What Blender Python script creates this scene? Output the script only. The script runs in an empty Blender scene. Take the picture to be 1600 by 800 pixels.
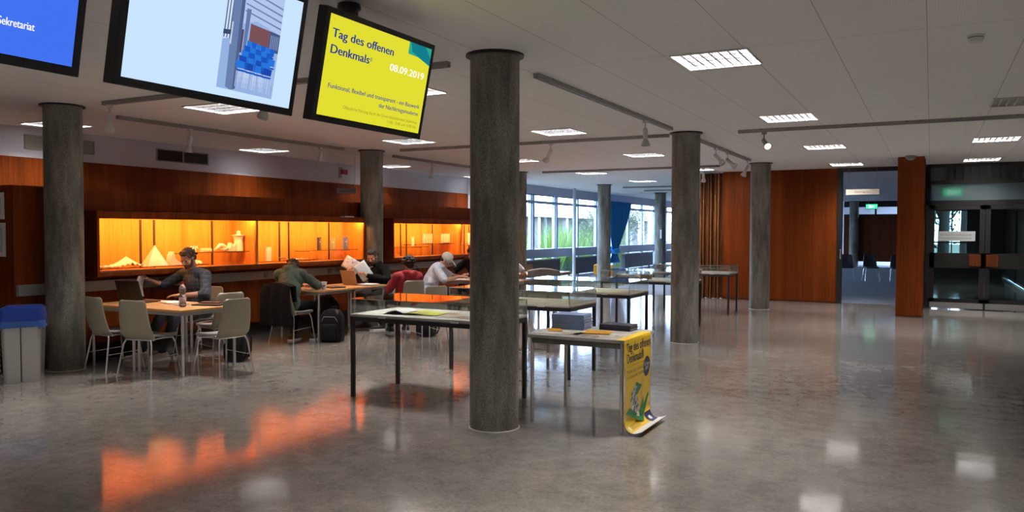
import bpy, bmesh, math, random
import numpy as np
from mathutils import Vector, Matrix, Euler, noise
random.seed(7)
PI = math.pi
SC = bpy.context.scene
COL = SC.collection

# ------------------------------------------------------------------ camera
F_PX, YAW, PITCH, ROLL = 1237.16, 0.486711, -0.0313154, 0.0025073
cam_d = bpy.data.cameras.new('camera'); cam = bpy.data.objects.new('camera', cam_d); COL.objects.link(cam)
cam_d.sensor_fit = 'HORIZONTAL'; cam_d.sensor_width = 36.0; cam_d.lens = F_PX * 36.0 / 1600.0
cam_d.clip_start = 0.05; cam_d.clip_end = 300
fw = Vector((-math.sin(YAW) * math.cos(PITCH), math.cos(YAW) * math.cos(PITCH), math.sin(PITCH)))
r0 = Vector((math.cos(YAW), math.sin(YAW), 0)); u0 = r0.cross(fw)
rr = r0 * math.cos(ROLL) + u0 * math.sin(ROLL); uu = -r0 * math.sin(ROLL) + u0 * math.cos(ROLL)
M = Matrix.Identity(4)
for i in range(3):
    M[i][0] = rr[i]; M[i][1] = uu[i]; M[i][2] = -fw[i]
M[2][3] = 1.6
cam.matrix_world = M
SC.camera = cam

# ------------------------------------------------------------------ world, exposure
SC.view_settings.view_transform = 'Standard'; SC.view_settings.look = 'None'
SC.view_settings.gamma = 1.0; SC.view_settings.use_curve_mapping = False
SC.view_settings.exposure = 0.0
LAMP = 125.0        # ceiling light panels
WORLD = 23.0       # overcast sky
NICHE = 130.0      # strip lights in the showcases
w = bpy.data.worlds.new('overcast_sky'); SC.world = w; w.use_nodes = True
nt = w.node_tree; nt.nodes.clear()
o_ = nt.nodes.new('ShaderNodeOutputWorld'); b_ = nt.nodes.new('ShaderNodeBackground')
tc = nt.nodes.new('ShaderNodeTexCoord'); sx = nt.nodes.new('ShaderNodeSeparateXYZ'); cr = nt.nodes.new('ShaderNodeValToRGB')
cr.color_ramp.elements[0].position = 0.0; cr.color_ramp.elements[0].color = (.50, .67, 1.0, 1)
cr.color_ramp.elements[1].position = 0.6; cr.color_ramp.elements[1].color = (.56, .72, 1.0, 1)
nt.links.new(tc.outputs['Generated'], sx.inputs[0]); nt.links.new(sx.outputs['Z'], cr.inputs[0])
nt.links.new(cr.outputs[0], b_.inputs[0]); b_.inputs[1].default_value = WORLD
nt.links.new(b_.outputs[0], o_.inputs[0])
# daylight portal filling the window wall (guides sampling of the sky, gives off nothing itself)
pl = bpy.data.lights.new('window_portal', 'AREA'); pl.shape = 'RECTANGLE'; pl.size = 24.0; pl.size_y = 2.9
pl.cycles.is_portal = True
po = bpy.data.objects.new('window_portal', pl); COL.objects.link(po)
po.location = (-11.0, 30.3, 1.45); po.rotation_euler = (PI / 2, 0, -PI / 2)   # faces +X into the hall
po['kind'] = 'helper'

# ------------------------------------------------------------------ mesh helpers
class MB:
    def __init__(s): s.bm = bmesh.new(); s.mi = 0
    def _f(s, vs):
        try:
            f = s.bm.faces.new(vs); f.material_index = s.mi; return f
        except ValueError: return None
    def box(s, x0, x1, y0, y1, z0, z1):
        v = [s.bm.verts.new((x, y, z)) for z in (z0, z1) for y in (y0, y1) for x in (x0, x1)]
        for q in ((0, 2, 3, 1), (4, 5, 7, 6), (0, 1, 5, 4), (1, 3, 7, 5), (3, 2, 6, 7), (2, 0, 4, 6)): s._f([v[i] for i in q])
        return s
    def obox(s, c, size, R=None):
        R = R or Matrix.Identity(3); c = Vector(c)
        v = [s.bm.verts.new(c + R @ Vector((x * size[0] / 2, y * size[1] / 2, z * size[2] / 2))) for z in (-1, 1) for y in (-1, 1) for x in (-1, 1)]
        for q in ((0, 2, 3, 1), (4, 5, 7, 6), (0, 1, 5, 4), (1, 3, 7, 5), (3, 2, 6, 7), (2, 0, 4, 6)): s._f([v[i] for i in q])
        return s
    def tube(s, pts, r, seg=10, radii=None, cap=True):
        pts = [Vector(p) for p in pts]; n = len(pts); rings = []
        t = (pts[1] - pts[0]).normalized(); a = t.orthogonal().normalized()
        for i, p in enumerate(pts):
            if i == 0: t2 = pts[1] - pts[0]
            elif i == n - 1: t2 = pts[-1] - pts[-2]
            else: t2 = (pts[i + 1] - p).normalized() + (p - pts[i - 1]).normalized()
            t2.normalize(); a = (a - t2 * a.dot(t2)).normalized(); b = t2.cross(a)
            q = radii[i] if radii else r
            if 0 < i < n - 1:
                cs = (pts[i + 1] - p).normalized().dot(t2); q = q / max(cs, .5)
            rings.append([s.bm.verts.new(p + a * math.cos(2 * PI * k / seg) * q + b * math.sin(2 * PI * k / seg) * q) for k in range(seg)])
        for i in range(n - 1):
            for k in range(seg): s._f([rings[i][k], rings[i][(k + 1) % seg], rings[i + 1][(k + 1) % seg], rings[i + 1][k]])
        if cap: s._f(rings[0][::-1]); s._f(rings[-1])
        return s
    def lathe(s, prof, c=(0, 0, 0), seg=32, R=None):
        c = Vector(c); R = R or Matrix.Identity(3); rings = []
        for (r, z) in prof:
            if r < 1e-6: rings.append([s.bm.verts.new(c + R @ Vector((0, 0, z)))])
            else: rings.append([s.bm.verts.new(c + R @ Vector((r * math.cos(2 * PI * k / seg), r * math.sin(2 * PI * k / seg), z))) for k in range(seg)])
        for i in range(len(rings) - 1):
            A, B = rings[i], rings[i + 1]
            for k in range(seg):
                k2 = (k + 1) % seg
                if len(A) == 1 and len(B) == 1: break
                if len(A) == 1: s._f([A[0], B[k2], B[k]])
                elif len(B) == 1: s._f([A[k], A[k2], B[0]])
                else: s._f([A[k], A[k2], B[k2], B[k]])
        return s
    def prism(s, poly, z0, z1, R=None, c=(0, 0, 0)):
        R = R or Matrix.Identity(3); c = Vector(c)
        a = [s.bm.verts.new(c + R @ Vector((x, y, z0))) for x, y in poly]; b = [s.bm.verts.new(c + R @ Vector((x, y, z1))) for x, y in poly]
        s._f(a[::-1]); s._f(b); n = len(a)
        for k in range(n): s._f([a[k], a[(k + 1) % n], b[(k + 1) % n], b[k]])
        return s
    def quad(s, *pts): s._f([s.bm.verts.new(p) for p in pts]); return s
    def grid(s, fn, nu, nv):
        g = [[s.bm.verts.new(fn(i / nu, j / nv)) for j in range(nv + 1)] for i in range(nu + 1)]
        for i in range(nu):
            for j in range(nv): s._f([g[i][j], g[i + 1][j], g[i + 1][j + 1], g[i][j + 1]])
        return s
    def build(s, name, mats, parent=None, loc=None, smooth=False, bevel=0, solid=0, rot=None):
        bmesh.ops.recalc_face_normals(s.bm, faces=s.bm.faces[:]) if not solid else None
        me = bpy.data.meshes.new(name); s.bm.to_mesh(me); s.bm.free()
        for m in (mats if isinstance(mats, (list, tuple)) else [mats]): me.materials.append(m)
        o = bpy.data.objects.new(name, me); COL.objects.link(o)
        if parent: o.parent = parent
        if loc: o.location = loc
        if rot: o.rotation_euler = rot
        if smooth:
            for p in me.polygons: p.use_smooth = True
            me.set_sharp_from_angle(angle=math.radians(40))
        if solid:
            m = o.modifiers.new('solid', 'SOLIDIFY'); m.thickness = solid; m.offset = 0
        if bevel:
            m = o.modifiers.new('bev', 'BEVEL'); m.width = bevel; m.segments = 2; m.limit_method = 'ANGLE'
        return o

def tag(o, label=None, cat=None, group=None, kind=None):
    if label: o['label'] = label
    if cat: o['category'] = cat
    if group: o['group'] = group
    if kind: o['kind'] = kind
    return o
def thing(name, label, cat, loc=(0, 0, 0), rz=0, group=None, rot=None):
    o = bpy.data.objects.new(name, None); COL.objects.link(o); o.empty_display_size = .1
    o.location = loc; o.rotation_euler = rot if rot else (0, 0, rz)
    return tag(o, label, cat, group)
def struct(name, mb, m, **k):
    o = mb.build(name, m, **k); o['kind'] = 'structure'; return o
KIDS = lambda o: [c for c in bpy.data.objects if c.parent == o]
def copy_tree(o, parent=None):
    c = o.copy(); COL.objects.link(c); c.parent = parent
    for ch in KIDS(o): copy_tree(ch, c)
    return c
def dup(o, label, loc, rz=0, group=None):
    c = copy_tree(o); c.location = loc; c.rotation_euler = (0, 0, rz); c['label'] = label
    if group: c['group'] = group
    return c
def H(deg): return -math.radians(deg)      # heading clockwise from +Y -> z rotation

# ------------------------------------------------------------------ materials
def base(name):
    m = bpy.data.materials.new(name); m.use_nodes = True
    return m, m.node_tree, m.node_tree.nodes['Principled BSDF']
def pm(name, col, rough=.5, metal=0, spec=.5, noise_amt=0, nscale=20, bump=0, bscale=200, stretch=None, trans=0, sheen=0):
    m, t, p = base(name)
    p.inputs['Base Color'].default_value = (*col, 1); p.inputs['Roughness'].default_value = rough
    p.inputs['Metallic'].default_value = metal; p.inputs['Specular IOR Level'].default_value = spec
    if sheen: p.inputs['Sheen Weight'].default_value = sheen
    if noise_amt or bump:
        tcn = t.nodes.new('ShaderNodeTexCoord'); mp = t.nodes.new('ShaderNodeMapping'); t.links.new(tcn.outputs['Object'], mp.inputs[0])
        if stretch: mp.inputs['Scale'].default_value = stretch
    if noise_amt:
        n = t.nodes.new('ShaderNodeTexNoise'); n.inputs['Scale'].default_value = nscale; n.inputs['Detail'].default_value = 6
        t.links.new(mp.outputs[0], n.inputs['Vector'])
        rp = t.nodes.new('ShaderNodeValToRGB'); rp.color_ramp.elements[0].position = .3; rp.color_ramp.elements[1].position = .7
        rp.color_ramp.elements[0].color = tuple(c * (1 - noise_amt) for c in col) + (1,)
        rp.color_ramp.elements[1].color = tuple(min(1, c * (1 + noise_amt)) for c in col) + (1,)
        t.links.new(n.outputs[0], rp.inputs[0]); t.links.new(rp.outputs[0], p.inputs['Base Color'])
    if bump:
        n2 = t.nodes.new('ShaderNodeTexNoise'); n2.inputs['Scale'].default_value = bscale; n2.inputs['Detail'].default_value = 3
        t.links.new(mp.outputs[0], n2.inputs['Vector'])
        b = t.nodes.new('ShaderNodeBump'); b.inputs['Strength'].default_value = bump; b.inputs['Distance'].default_value = .01
        t.links.new(n2.outputs[0], b.inputs['Height']); t.links.new(b.outputs[0], p.inputs['Normal'])
    return m
def emit(name, col, s=1.0):
    m = bpy.data.materials.new(name); m.use_nodes = True; t = m.node_tree; t.nodes.clear()
    o = t.nodes.new('ShaderNodeOutputMaterial'); e = t.nodes.new('ShaderNodeEmission')
    e.inputs[0].default_value = (*col, 1); e.inputs[1].default_value = s; t.links.new(e.outputs[0], o.inputs[0]); return m
def S(r, g, b):   # sRGB 0-255 to linear
    return tuple((c / 255 / 12.92) if c / 255 <= .04045 else ((c / 255 + .055) / 1.055) ** 2.4 for c in (r, g, b))
def woodm(name, dark, light, axis='Z', rough=.5, fine=60, spec=.12, panel=None):
    m, t, p = base(name); L = t.links.new
    tcn = t.nodes.new('ShaderNodeTexCoord'); mp = t.nodes.new('ShaderNodeMapping'); L(tcn.outputs['Object'], mp.inputs[0])
    sc = {'Z': (1, 1, .03), 'Y': (1, .03, 1), 'X': (.03, 1, 1)}[axis]; mp.inputs['Scale'].default_value = sc
    n = t.nodes.new('ShaderNodeTexNoise'); n.inputs['Scale'].default_value = fine; n.inputs['Detail'].default_value = 5; L(mp.outputs[0], n.inputs['Vector'])
    n2 = t.nodes.new('ShaderNodeTexNoise'); n2.inputs['Scale'].default_value = 5; n2.inputs['Detail'].default_value = 3; L(mp.outputs[0], n2.inputs['Vector'])
    ad = t.nodes.new('ShaderNodeMath'); ad.operation = 'ADD'; L(n.outputs[0], ad.inputs[0]); L(n2.outputs[0], ad.inputs[1])
    rp = t.nodes.new('ShaderNodeValToRGB'); rp.color_ramp.elements[0].position = .75; rp.color_ramp.elements[1].position = 1.25
    mm = t.nodes.new('ShaderNodeMath'); mm.operation = 'MULTIPLY'; mm.inputs[1].default_value = .5; L(ad.outputs[0], mm.inputs[0])
    rp.color_ramp.elements[0].position = .38; rp.color_ramp.elements[1].position = .62
    rp.color_ramp.elements[0].color = (*dark, 1); rp.color_ramp.elements[1].color = (*light, 1)
    L(mm.outputs[0], rp.inputs[0]); L(rp.outputs[0], p.inputs['Base Color'])
    p.inputs['Roughness'].default_value = rough; p.inputs['Specular IOR Level'].default_value = spec
    return m

WOOD = woodm('teak_veneer', (.125, .023, .0030), (.235, .049, .0065))
WOOD_D = woodm('teak_dark', (.07, .017, .005), (.13, .034, .009))
NICHE_W = woodm('niche_veneer', (.54, .225, .040), (.74, .34, .075), fine=70)
TABLE_W = woodm('beech_tabletop', (.50, .27, .11), (.68, .40, .18), axis='X', fine=25, rough=.3)
BLACK = pm('black_metal', (.012, .012, .013), .4)
STEEL_D = pm('dark_steel', (.022, .022, .024), .35, 0, .5)
CHROME = pm('chrome', (.78, .78, .79), .22, .8)
GREYMET = pm('grey_painted_metal', (.30, .30, .30), .4, .3)
PLINTH = pm('black_plinth', (.010, .009, .009), .6)
TRUNK = pm('grey_trunking', (.30, .29, .28), .45, .2)
WHITE = pm('white_plaster_daylight_tint', (.72, .76, .84), .8, noise_amt=.03, nscale=3)  # blue daylight of the corridor is put into the plaster colour
PAPER = pm('white_paper', (.78, .78, .80), .6)
CREAM = pm('cream_board', (.72, .68, .56), .7, noise_amt=.05, nscale=4)
BOARD = pm('pale_display_board', (.66, .64, .60), .6, noise_amt=.12, nscale=3)
PORC = pm('white_plaster_model', (.85, .82, .80), .5)
PLASTIC_W = pm('white_lamp_metal', (.62, .61, .58), .45)
TRACKM = pm('grey_track', (.30, .29, .28), .45, .2)

def concrete():
    m, t, p = base('board_marked_concrete'); L = t.links.new
    tcn = t.nodes.new('ShaderNodeTexCoord'); mp = t.nodes.new('ShaderNodeMapping'); mp.inputs['Scale'].default_value = (1, 1, .22); L(tcn.outputs['Object'], mp.inputs[0])
    n = t.nodes.new('ShaderNodeTexNoise'); n.inputs['Scale'].default_value = 5; n.inputs['Detail'].default_value = 8; n.inputs['Roughness'].default_value = .65; L(mp.outputs[0], n.inputs['Vector'])
    rp = t.nodes.new('ShaderNodeValToRGB'); e = rp.color_ramp.elements; e[0].position = .32; e[1].position = .72
    e[0].position = .38; e[1].position = .64; e[0].color = (.115, .110, .090, 1); e[1].color = (.33, .315, .265, 1); L(n.outputs[0], rp.inputs[0])
    v = t.nodes.new('ShaderNodeTexNoise'); v.inputs['Scale'].default_value = 130; v.inputs['Detail'].default_value = 2; L(tcn.outputs['Object'], v.inputs['Vector'])
    r2 = t.nodes.new('ShaderNodeValToRGB'); r2.color_ramp.elements[0].position = .36; r2.color_ramp.elements[0].color = (.45, .45, .45, 1); r2.color_ramp.elements[1].position = .6; r2.color_ramp.elements[1].color = (1.1, 1.1, 1.1, 1); L(v.outputs[0], r2.inputs[0])
    pn = t.nodes.new('ShaderNodeTexVoronoi'); pn.inputs['Scale'].default_value = 11; L(tcn.outputs['Object'], pn.inputs['Vector'])
    r3 = t.nodes.new('ShaderNodeValToRGB'); r3.color_ramp.elements[0].position = .05; r3.color_ramp.elements[0].color = (.35, .35, .35, 1); r3.color_ramp.elements[1].position = .10; r3.color_ramp.elements[1].color = (1, 1, 1, 1); L(pn.outputs['Distance'], r3.inputs[0])
    mx = t.nodes.new('ShaderNodeMixRGB'); mx.blend_type = 'MULTIPLY'; mx.inputs[0].default_value = 1; L(rp.outputs[0], mx.inputs[1]); L(r2.outputs[0], mx.inputs[2])
    m2 = t.nodes.new('ShaderNodeMixRGB'); m2.blend_type = 'MULTIPLY'; m2.inputs[0].default_value = 1; L(mx.outputs[0], m2.inputs[1]); L(r3.outputs[0], m2.inputs[2])
    L(m2.outputs[0], p.inputs['Base Color']); p.inputs['Roughness'].default_value = .6
    b = t.nodes.new('ShaderNodeBump'); b.inputs['Strength'].default_value = .25; b.inputs['Distance'].default_value = .01; L(n.outputs[0], b.inputs['Height']); L(b.outputs[0], p.inputs['Normal'])
    return m
CONCRETE = concrete()

def floor_mat():
    m, t, p = base('polished_floor'); L = t.links.new
    g = t.nodes.new('ShaderNodeNewGeometry')
    def nz(scale, det, rough=.6):
        n = t.nodes.new('ShaderNodeTexNoise'); n.inputs['Scale'].default_value = scale; n.inputs['Detail'].default_value = det; n.inputs['Roughness'].default_value = rough; L(g.outputs['Position'], n.inputs['Vector']); return n
    n = nz(.9, 8, .65); md = nz(7, 7, .7); fine = nz(38, 5, .75)
    a = t.nodes.new('ShaderNodeMath'); a.operation = 'ADD'; L(n.outputs[0], a.inputs[0]); L(md.outputs[0], a.inputs[1])
    a2 = t.nodes.new('ShaderNodeMath'); a2.operation = 'ADD'; L(a.outputs[0], a2.inputs[0]); L(fine.outputs[0], a2.inputs[1])
    mm = t.nodes.new('ShaderNodeMath'); mm.operation = 'MULTIPLY'; mm.inputs[1].default_value = .3333; L(a2.outputs[0], mm.inputs[0])
    rp = t.nodes.new('ShaderNodeValToRGB'); e = rp.color_ramp.elements; e[0].position = .42; e[1].position = .585
    e[0].color = (.190, .177, .158, 1); e[1].color = (.345, .322, .292, 1); L(mm.outputs[0], rp.inputs[0]); L(rp.outputs[0], p.inputs['Base Color'])
    p.inputs['Specular IOR Level'].default_value = 1.0; p.inputs['IOR'].default_value = 1.55
    rr_ = t.nodes.new('ShaderNodeMapRange'); rr_.inputs[1].default_value = .3; rr_.inputs[2].default_value = .7; rr_.inputs[3].default_value = .065; rr_.inputs[4].default_value = .125; L(md.outputs[0], rr_.inputs[0]); L(rr_.outputs[0], p.inputs['Roughness'])
    w_ = nz(3.6, 3, .5)
    b = t.nodes.new('ShaderNodeBump'); b.inputs['Strength'].default_value = .035; b.inputs['Distance'].default_value = .02; L(w_.outputs[0], b.inputs['Height']); L(b.outputs[0], p.inputs['Normal'])
    return m
FLOOR = floor_mat()

def ceiling_mat():
    m, t, p = base('perforated_ceiling_panels'); L = t.links.new
    g = t.nodes.new('ShaderNodeNewGeometry'); sp = t.nodes.new('ShaderNodeSeparateXYZ'); L(g.outputs['Position'], sp.inputs[0])
    def lines(sock, off, pitch, width):
        s = t.nodes.new('ShaderNodeMath'); s.operation = 'SUBTRACT'; L(sock, s.inputs[0]); s.inputs[1].default_value = off
        d = t.nodes.new('ShaderNodeMath'); d.operation = 'PINGPONG'; L(s.outputs[0], d.inputs[0]); d.inputs[1].default_value = pitch / 2
        c = t.nodes.new('ShaderNodeMath'); c.operation = 'LESS_THAN'; L(d.outputs[0], c.inputs[0]); c.inputs[1].default_value = width / 2
        return c
    a = lines(sp.outputs['X'], -.05, .628, .006); b = lines(sp.outputs['Y'], 6.27, 3.77, .006)
    mx = t.nodes.new('ShaderNodeMath'); mx.operation = 'MAXIMUM'; L(a.outputs[0], mx.inputs[0]); L(b.outputs[0], mx.inputs[1])
    v = t.nodes.new('ShaderNodeTexVoronoi'); v.inputs['Scale'].default_value = 60; v.inputs['Randomness'].default_value = 0; L(g.outputs['Position'], v.inputs['Vector'])
    r = t.nodes.new('ShaderNodeValToRGB'); r.color_ramp.elements[0].position = .22; r.color_ramp.elements[0].color = (.66, .66, .66, 1); r.color_ramp.elements[1].position = .3; r.color_ramp.elements[1].color = (.84, .845, .85, 1); L(v.outputs['Distance'], r.inputs[0])
    n = t.nodes.new('ShaderNodeTexNoise'); n.inputs['Scale'].default_value = .8; L(g.outputs['Position'], n.inputs['Vector'])
    mul = t.nodes.new('ShaderNodeMixRGB'); mul.blend_type = 'MIX'; L(mx.outputs[0], mul.inputs[0]); L(r.outputs[0], mul.inputs[1]); mul.inputs[2].default_value = (.48, .46, .43, 1)
    L(mul.outputs[0], p.inputs['Base Color']); p.inputs['Roughness'].default_value = .85; p.inputs['Specular IOR Level'].default_value = .2
    return m
CEIL = ceiling_mat()

def glass_mat(name, tint=(1, 1, 1), ior=1.5, rough=0.0):
    m = bpy.data.materials.new(name); m.use_nodes = True; t = m.node_tree; t.nodes.clear(); L = t.links.new
    o = t.nodes.new('ShaderNodeOutputMaterial'); tr = t.nodes.new('ShaderNodeBsdfTransparent'); tr.inputs[0].default_value = (*tint, 1)
    gl = t.nodes.new('ShaderNodeBsdfGlossy'); gl.inputs['Roughness'].default_value = rough; gl.inputs[0].default_value = (1, 1, 1, 1)
    fr = t.nodes.new('ShaderNodeFresnel'); gg = t.nodes.new('ShaderNodeNewGeometry'); mr = t.nodes.new('ShaderNodeMapRange'); mr.inputs[3].default_value = ior; mr.inputs[4].default_value = 1 / ior; L(gg.outputs['Backfacing'], mr.inputs[0]); L(mr.outputs[0], fr.inputs[0]); mx = t.nodes.new('ShaderNodeMixShader')
    L(fr.outputs[0], mx.inputs[0]); L(tr.outputs[0], mx.inputs[1]); L(gl.outputs[0], mx.inputs[2]); L(mx.outputs[0], o.inputs[0]); return m
GLASS = glass_mat('clear_glass', (.97, .985, .98)); DGLASS = glass_mat('door_glass', (.42, .52, .50)); CASEG = glass_mat('case_glass', (.95, .97, .96), 1.75)
def frosted():
    m, t, p = base('obscured_glass'); p.inputs['Base Color'].default_value = (.30, .40, .42, 1); p.inputs['Roughness'].default_value = .45
    p.inputs['Transmission Weight'].default_value = .8; return m
FROST = frosted()

# ------------------------------------------------------------------ setting: shell
HC = 3.02
struct('floor', MB().box(-12, 12, -8, 32, -.12, 0).box(-12, -.12, 32, 42.2, -.12, 0), FLOOR)
struct('ceiling', MB().box(-12, 12, -8, 42.2, HC, HC + .25), CEIL)
struct('wall_back', MB().box(-12, 12, -8.2, -8, 0, HC), WHITE)
struct('wall_right', MB().box(12, 12.2, -8.2, 32, 0, HC), WHITE)
struct('wall_far', MB().box(-11.2, -.12, 42.0, 42.2, 0, HC), WHITE)
struct('wall_left', MB().box(-11.25, -11.05, -8, 18.6, 2.60, HC), WHITE)
struct('trim_1', MB().box(-11.25, -11.03, -8, 18.6, 0, 2.60), WOOD)
# inner partition carrying the showcases
part_ = MB().box(-9.72, -9.30, 5.18, 16.78, .22, 2.10).box(-9.31, -9.0, 5.18, 6.0, .22, 2.10).box(-9.31, -9.0, 6.0, 16.78, 1.84, 2.10).box(-9.31, -9.0, 6.0, 16.78, .22, 1.03).box(-9.31, -9.0, 11.085, 11.855, 1.0, 1.9)
struct('wall_showcase', part_, WOOD)
struct('baseboard_showcase', MB().box(-9.65, -9.1, 5.25, 16.7, 0, .22), PLINTH)
# end wall behind the folding partition: teak panels facing the hall
fr_ = MB()
for a, b in ((-4.40, -3.31), (-3.305, -2.58), (-2.575, -1.86)): fr_.box(a, b, 19.05, 19.20, .05, HC)
struct('wall_front', fr_, WOOD)
struct('baseboard_front', MB().box(-4.40, -1.86, 19.035, 19.19, 0, .05), WOOD_D)
struct('door_1', MB().box(-1.86, -1.76, 18.98, 19.2, 0, HC).box(-1.78, -.6, 19.0, 19.15, 2.93, HC).box(-1.90, -1.80, 19.16, 19.3, 0, HC), BLACK)
tag(MB().box(-1.79, -1.765, 18.95, 18.98, 1.0, 1.22).build('door_handle', CHROME, bpy.data.objects['door_1']))
struct('wall_between', MB().box(-.42, -.12, 17.30, 40, 0, HC), WOOD_D)
# lecture room
struct('floor_lecture', MB().box(-8.0, -.42, 19.3, 42, 0, .006), pm('carpet_daylight_tint', (.20, .23, .29), .75, noise_amt=.1, nscale=40))  # cool daylight on the carpet is put into its blue tone
struct('wall_lecture', MB().box(-3.6, -.42, 39.8, 39.95, .25, 2.35), WOOD_D)
struct('trim_2', MB().box(-3.6, -.42, 39.8, 39.96, 2.75, HC).box(-3.6, -.42, 39.8, 39.96, 2.35, 2.42).box(-2.3, -2.22, 39.8, 39.96, 2.42, 2.75).box(-1.3, -1.22, 39.8, 39.96, 2.42, 2.75), BLACK)

# folding partition (accordion) left of the panels
fd = MB()
for k in range(6):
    x = -4.92 + k * .088
    fd.obox((x + .02, 19.02 - (.10 if k % 2 else 0), 1.5), (.035, .16, 2.98))
    fd.obox((x + .06, 19.10, 1.5), (.02, .05, 2.98))
fd.box(-4.94, -4.40, 19.14, 19.18, .01, 3.0)
f0 = fd.build('folding_partition', [woodm('partition_slats', (.10, .035, .012), (.22, .085, .032))]); tag(f0, 'folded brown accordion partition standing left of the teak wall panels', 'partition')
tag(MB().box(-4.95, -4.93, 18.90, 18.95, 1.05, 1.16).build('handle', CHROME, f0))

# teak clad pillar
p_ = MB().box(-.58, -.13, 16.72, 17.16, .03, HC).build('wooden_pillar', WOOD); tag(p_, 'square teak clad pillar standing beside the dark glass double door', 'pillar', kind='thing')
MB().box(-.585, -.125, 16.715, 17.165, 0, .03).build('base', WOOD_D, p_)

# ------------------------------------------------------------------ glass doors (right) and vestibule
fm = MB()
X0, X1, YD = -.10, 1.98, 18.8
fm.box(X0, X0 + .07, YD, YD + .08, 0, HC)                       # post
fm.box(X0, 6, YD, YD + .08, 2.95, HC).box(X0, 6, YD, YD + .08, 2.60, 2.68).box(X0, 6, YD, YD + .08, 2.16, 2.26)
for x in (1.98,): fm.box(x, x + .07, YD, YD + .08, 0, HC)
fm.box(2.05, 12, YD, YD + .08, 0, 2.16)
struct('door_2', fm, BLACK)
d2 = bpy.data.objects['door_2']
MB().box(X0 + .07, 6, YD + .03, YD + .045, 2.26, 2.60).build('transom_pane', FROST, d2)
lv = MB()
for k in range(40): lv.box(.30 + k * .135, .38 + k * .135, YD + .01, YD + .05, 2.68, 2.95)
lv.build('louvre', BLACK, d2)
MB().box(X0 + .07, 6, YD + .09, YD + .10, 2.68, 2.95).build('upper_pane', pm('grey_pane', (.12, .13, .12), .5), d2)
def leaf(x0, x1, hs):
    L_ = MB().box(x0, x0 + .09, YD + .005, YD + .06, .02, 2.15).box(x1 - .09, x1, YD + .005, YD + .06, .02, 2.15).box(x0, x1, YD + .005, YD + .06, 2.07, 2.15).box(x0, x1, YD + .005, YD + .06, .14, .22).box(x0, x1, YD + .005, YD + .06, .86, 1.17)
    o = L_.build('door_leaf', BLACK, d2)
    MB().box(x0 + .09, x1 - .09, YD + .03, YD + .036, .22, .86).box(x0 + .09, x1 - .09, YD + .03, YD + .036, 1.17, 2.07).build('glass_pane', DGLASS, o)
    MB().box(x0 + .02, x1 - .01, YD - .01, YD + .05, .02, .14).build('kick_plate', GREYMET, o)
    hx = x1 - .28 if hs else x0 + .02
    MB().box(hx, hx + .22, YD - .04, YD + .0, .90, 1.14).build('push_plate', WOOD_D, o, bevel=.008)
leaf(X0 + .07, .965, True); leaf(.975, 1.98, False)
# notice on the left leaf
nt_ = MB().box(.12, .80, YD - .002, YD + .0, 1.42, 1.62).build('door_notice', pm('notice_paper', (.42, .45, .45), .6)); tag(nt_, 'white paper notice with two printed lines stuck on the left glass door', 'notice')
# vestibule
struct('wall_vestibule', MB().box(-.10, 0.02, 18.9, 32, 0, HC), pm('teal_dark_wall', (.05, .06, .06), .6))
struct('wall_vestibule_right', MB().box(2.25, 2.35, 18.9, 32, 0.12, HC), pm('grey_vest', (.10, .11, .11), .5))
struct('trim_3', MB().box(2.16, 2.25, 18.9, 32, 0, .05).box(2.20, 2.25, 18.9, 32, .10, .13), pm('white_sill', (.75, .75, .76), .4))
struct('wall_vestibule_end', MB().box(-.1, 2.35, 31.9, 32, 0, .75).box(-.1, 2.35, 31.9, 32, 2.35, HC).box(1.1, 2.35, 31.9, 32, .75, 2.35), BLACK)
struct('window_20', MB().box(.0, 1.35, 31.92, 31.97, 1.22, 1.27).box(.62, .66, 31.92, 31.97, .75, 2.35).box(.0, .04, 31.92, 31.97, .75, 2.35), BLACK)
MB().box(0, 1.35, 31.94, 31.95, .75, 2.35).build('window_pane', GLASS, bpy.data.objects['window_20'])
for k, yy in enumerate((20.1, 22.9, 27)):
    o = MB().box(2.14, 2.20, yy, yy + .14, 0.13, 2.25).build('coat_stand', BLACK); 
    MB().box(2.13, 2.21, yy - .01, yy + .15, 2.20, 2.26).build('cap', CHROME, o)
    tag(o, ['slim dark upright post nearest the glass door in the vestibule', 'second slim dark upright post inside the vestibule', 'farthest slim dark upright post inside the vestibule'][k], 'post', 'upright posts in the vestibule'); o.name = 'upright_post' if k == 0 else 'upright_post.%03d' % k

# ------------------------------------------------------------------ window wall
FRAME = pm('aluminium_frame', (.34, .40, .52), .4, .3); SILL = pm('grey_sill', (.30, .35, .46), .5)
ys = [18.6 + 1.75 * k for k in range(14)]
XW = -10.95
for k in range(13):
    a, b = ys[k], ys[k + 1]
    f = MB().box(XW - .08, XW + .02, b - .05, b + .05, 0, 2.76).box(XW - .06, XW, a, b, 2.47, 2.56).box(XW - .06, XW + .0, a, b, 2.72, 2.80)
    f.box(XW - .08, XW + .10, a, b, .76, 1.04).box(XW - .08, XW + .02, a, b, 0, .10)
    if k in (1, 2): f.box(XW - .08, XW + .02, b - .20, b - .14, 0, 2.76)
    o = struct('window_%d' % (k + 1), f, FRAME)
    MB().box(XW - .035, XW - .03, a, b, .10, .76).box(XW - .035, XW - .03, a, b, 1.04, 2.47).box(XW - .035, XW - .03, a, b, 2.56, 2.72).build('window_pane', GLASS, o)
struct('trim_4', MB().box(-11.2, XW + .10, 18.6, 42, 2.76, HC), pm('blind_box', (.40, .44, .55), .5))
struct('wall_window_end', MB().box(-11.25, -11.0, 18.3, 18.7, 0, HC), WHITE)
rad_m = pm('dark_blue_radiator', (.018, .03, .06), .4)
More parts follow.
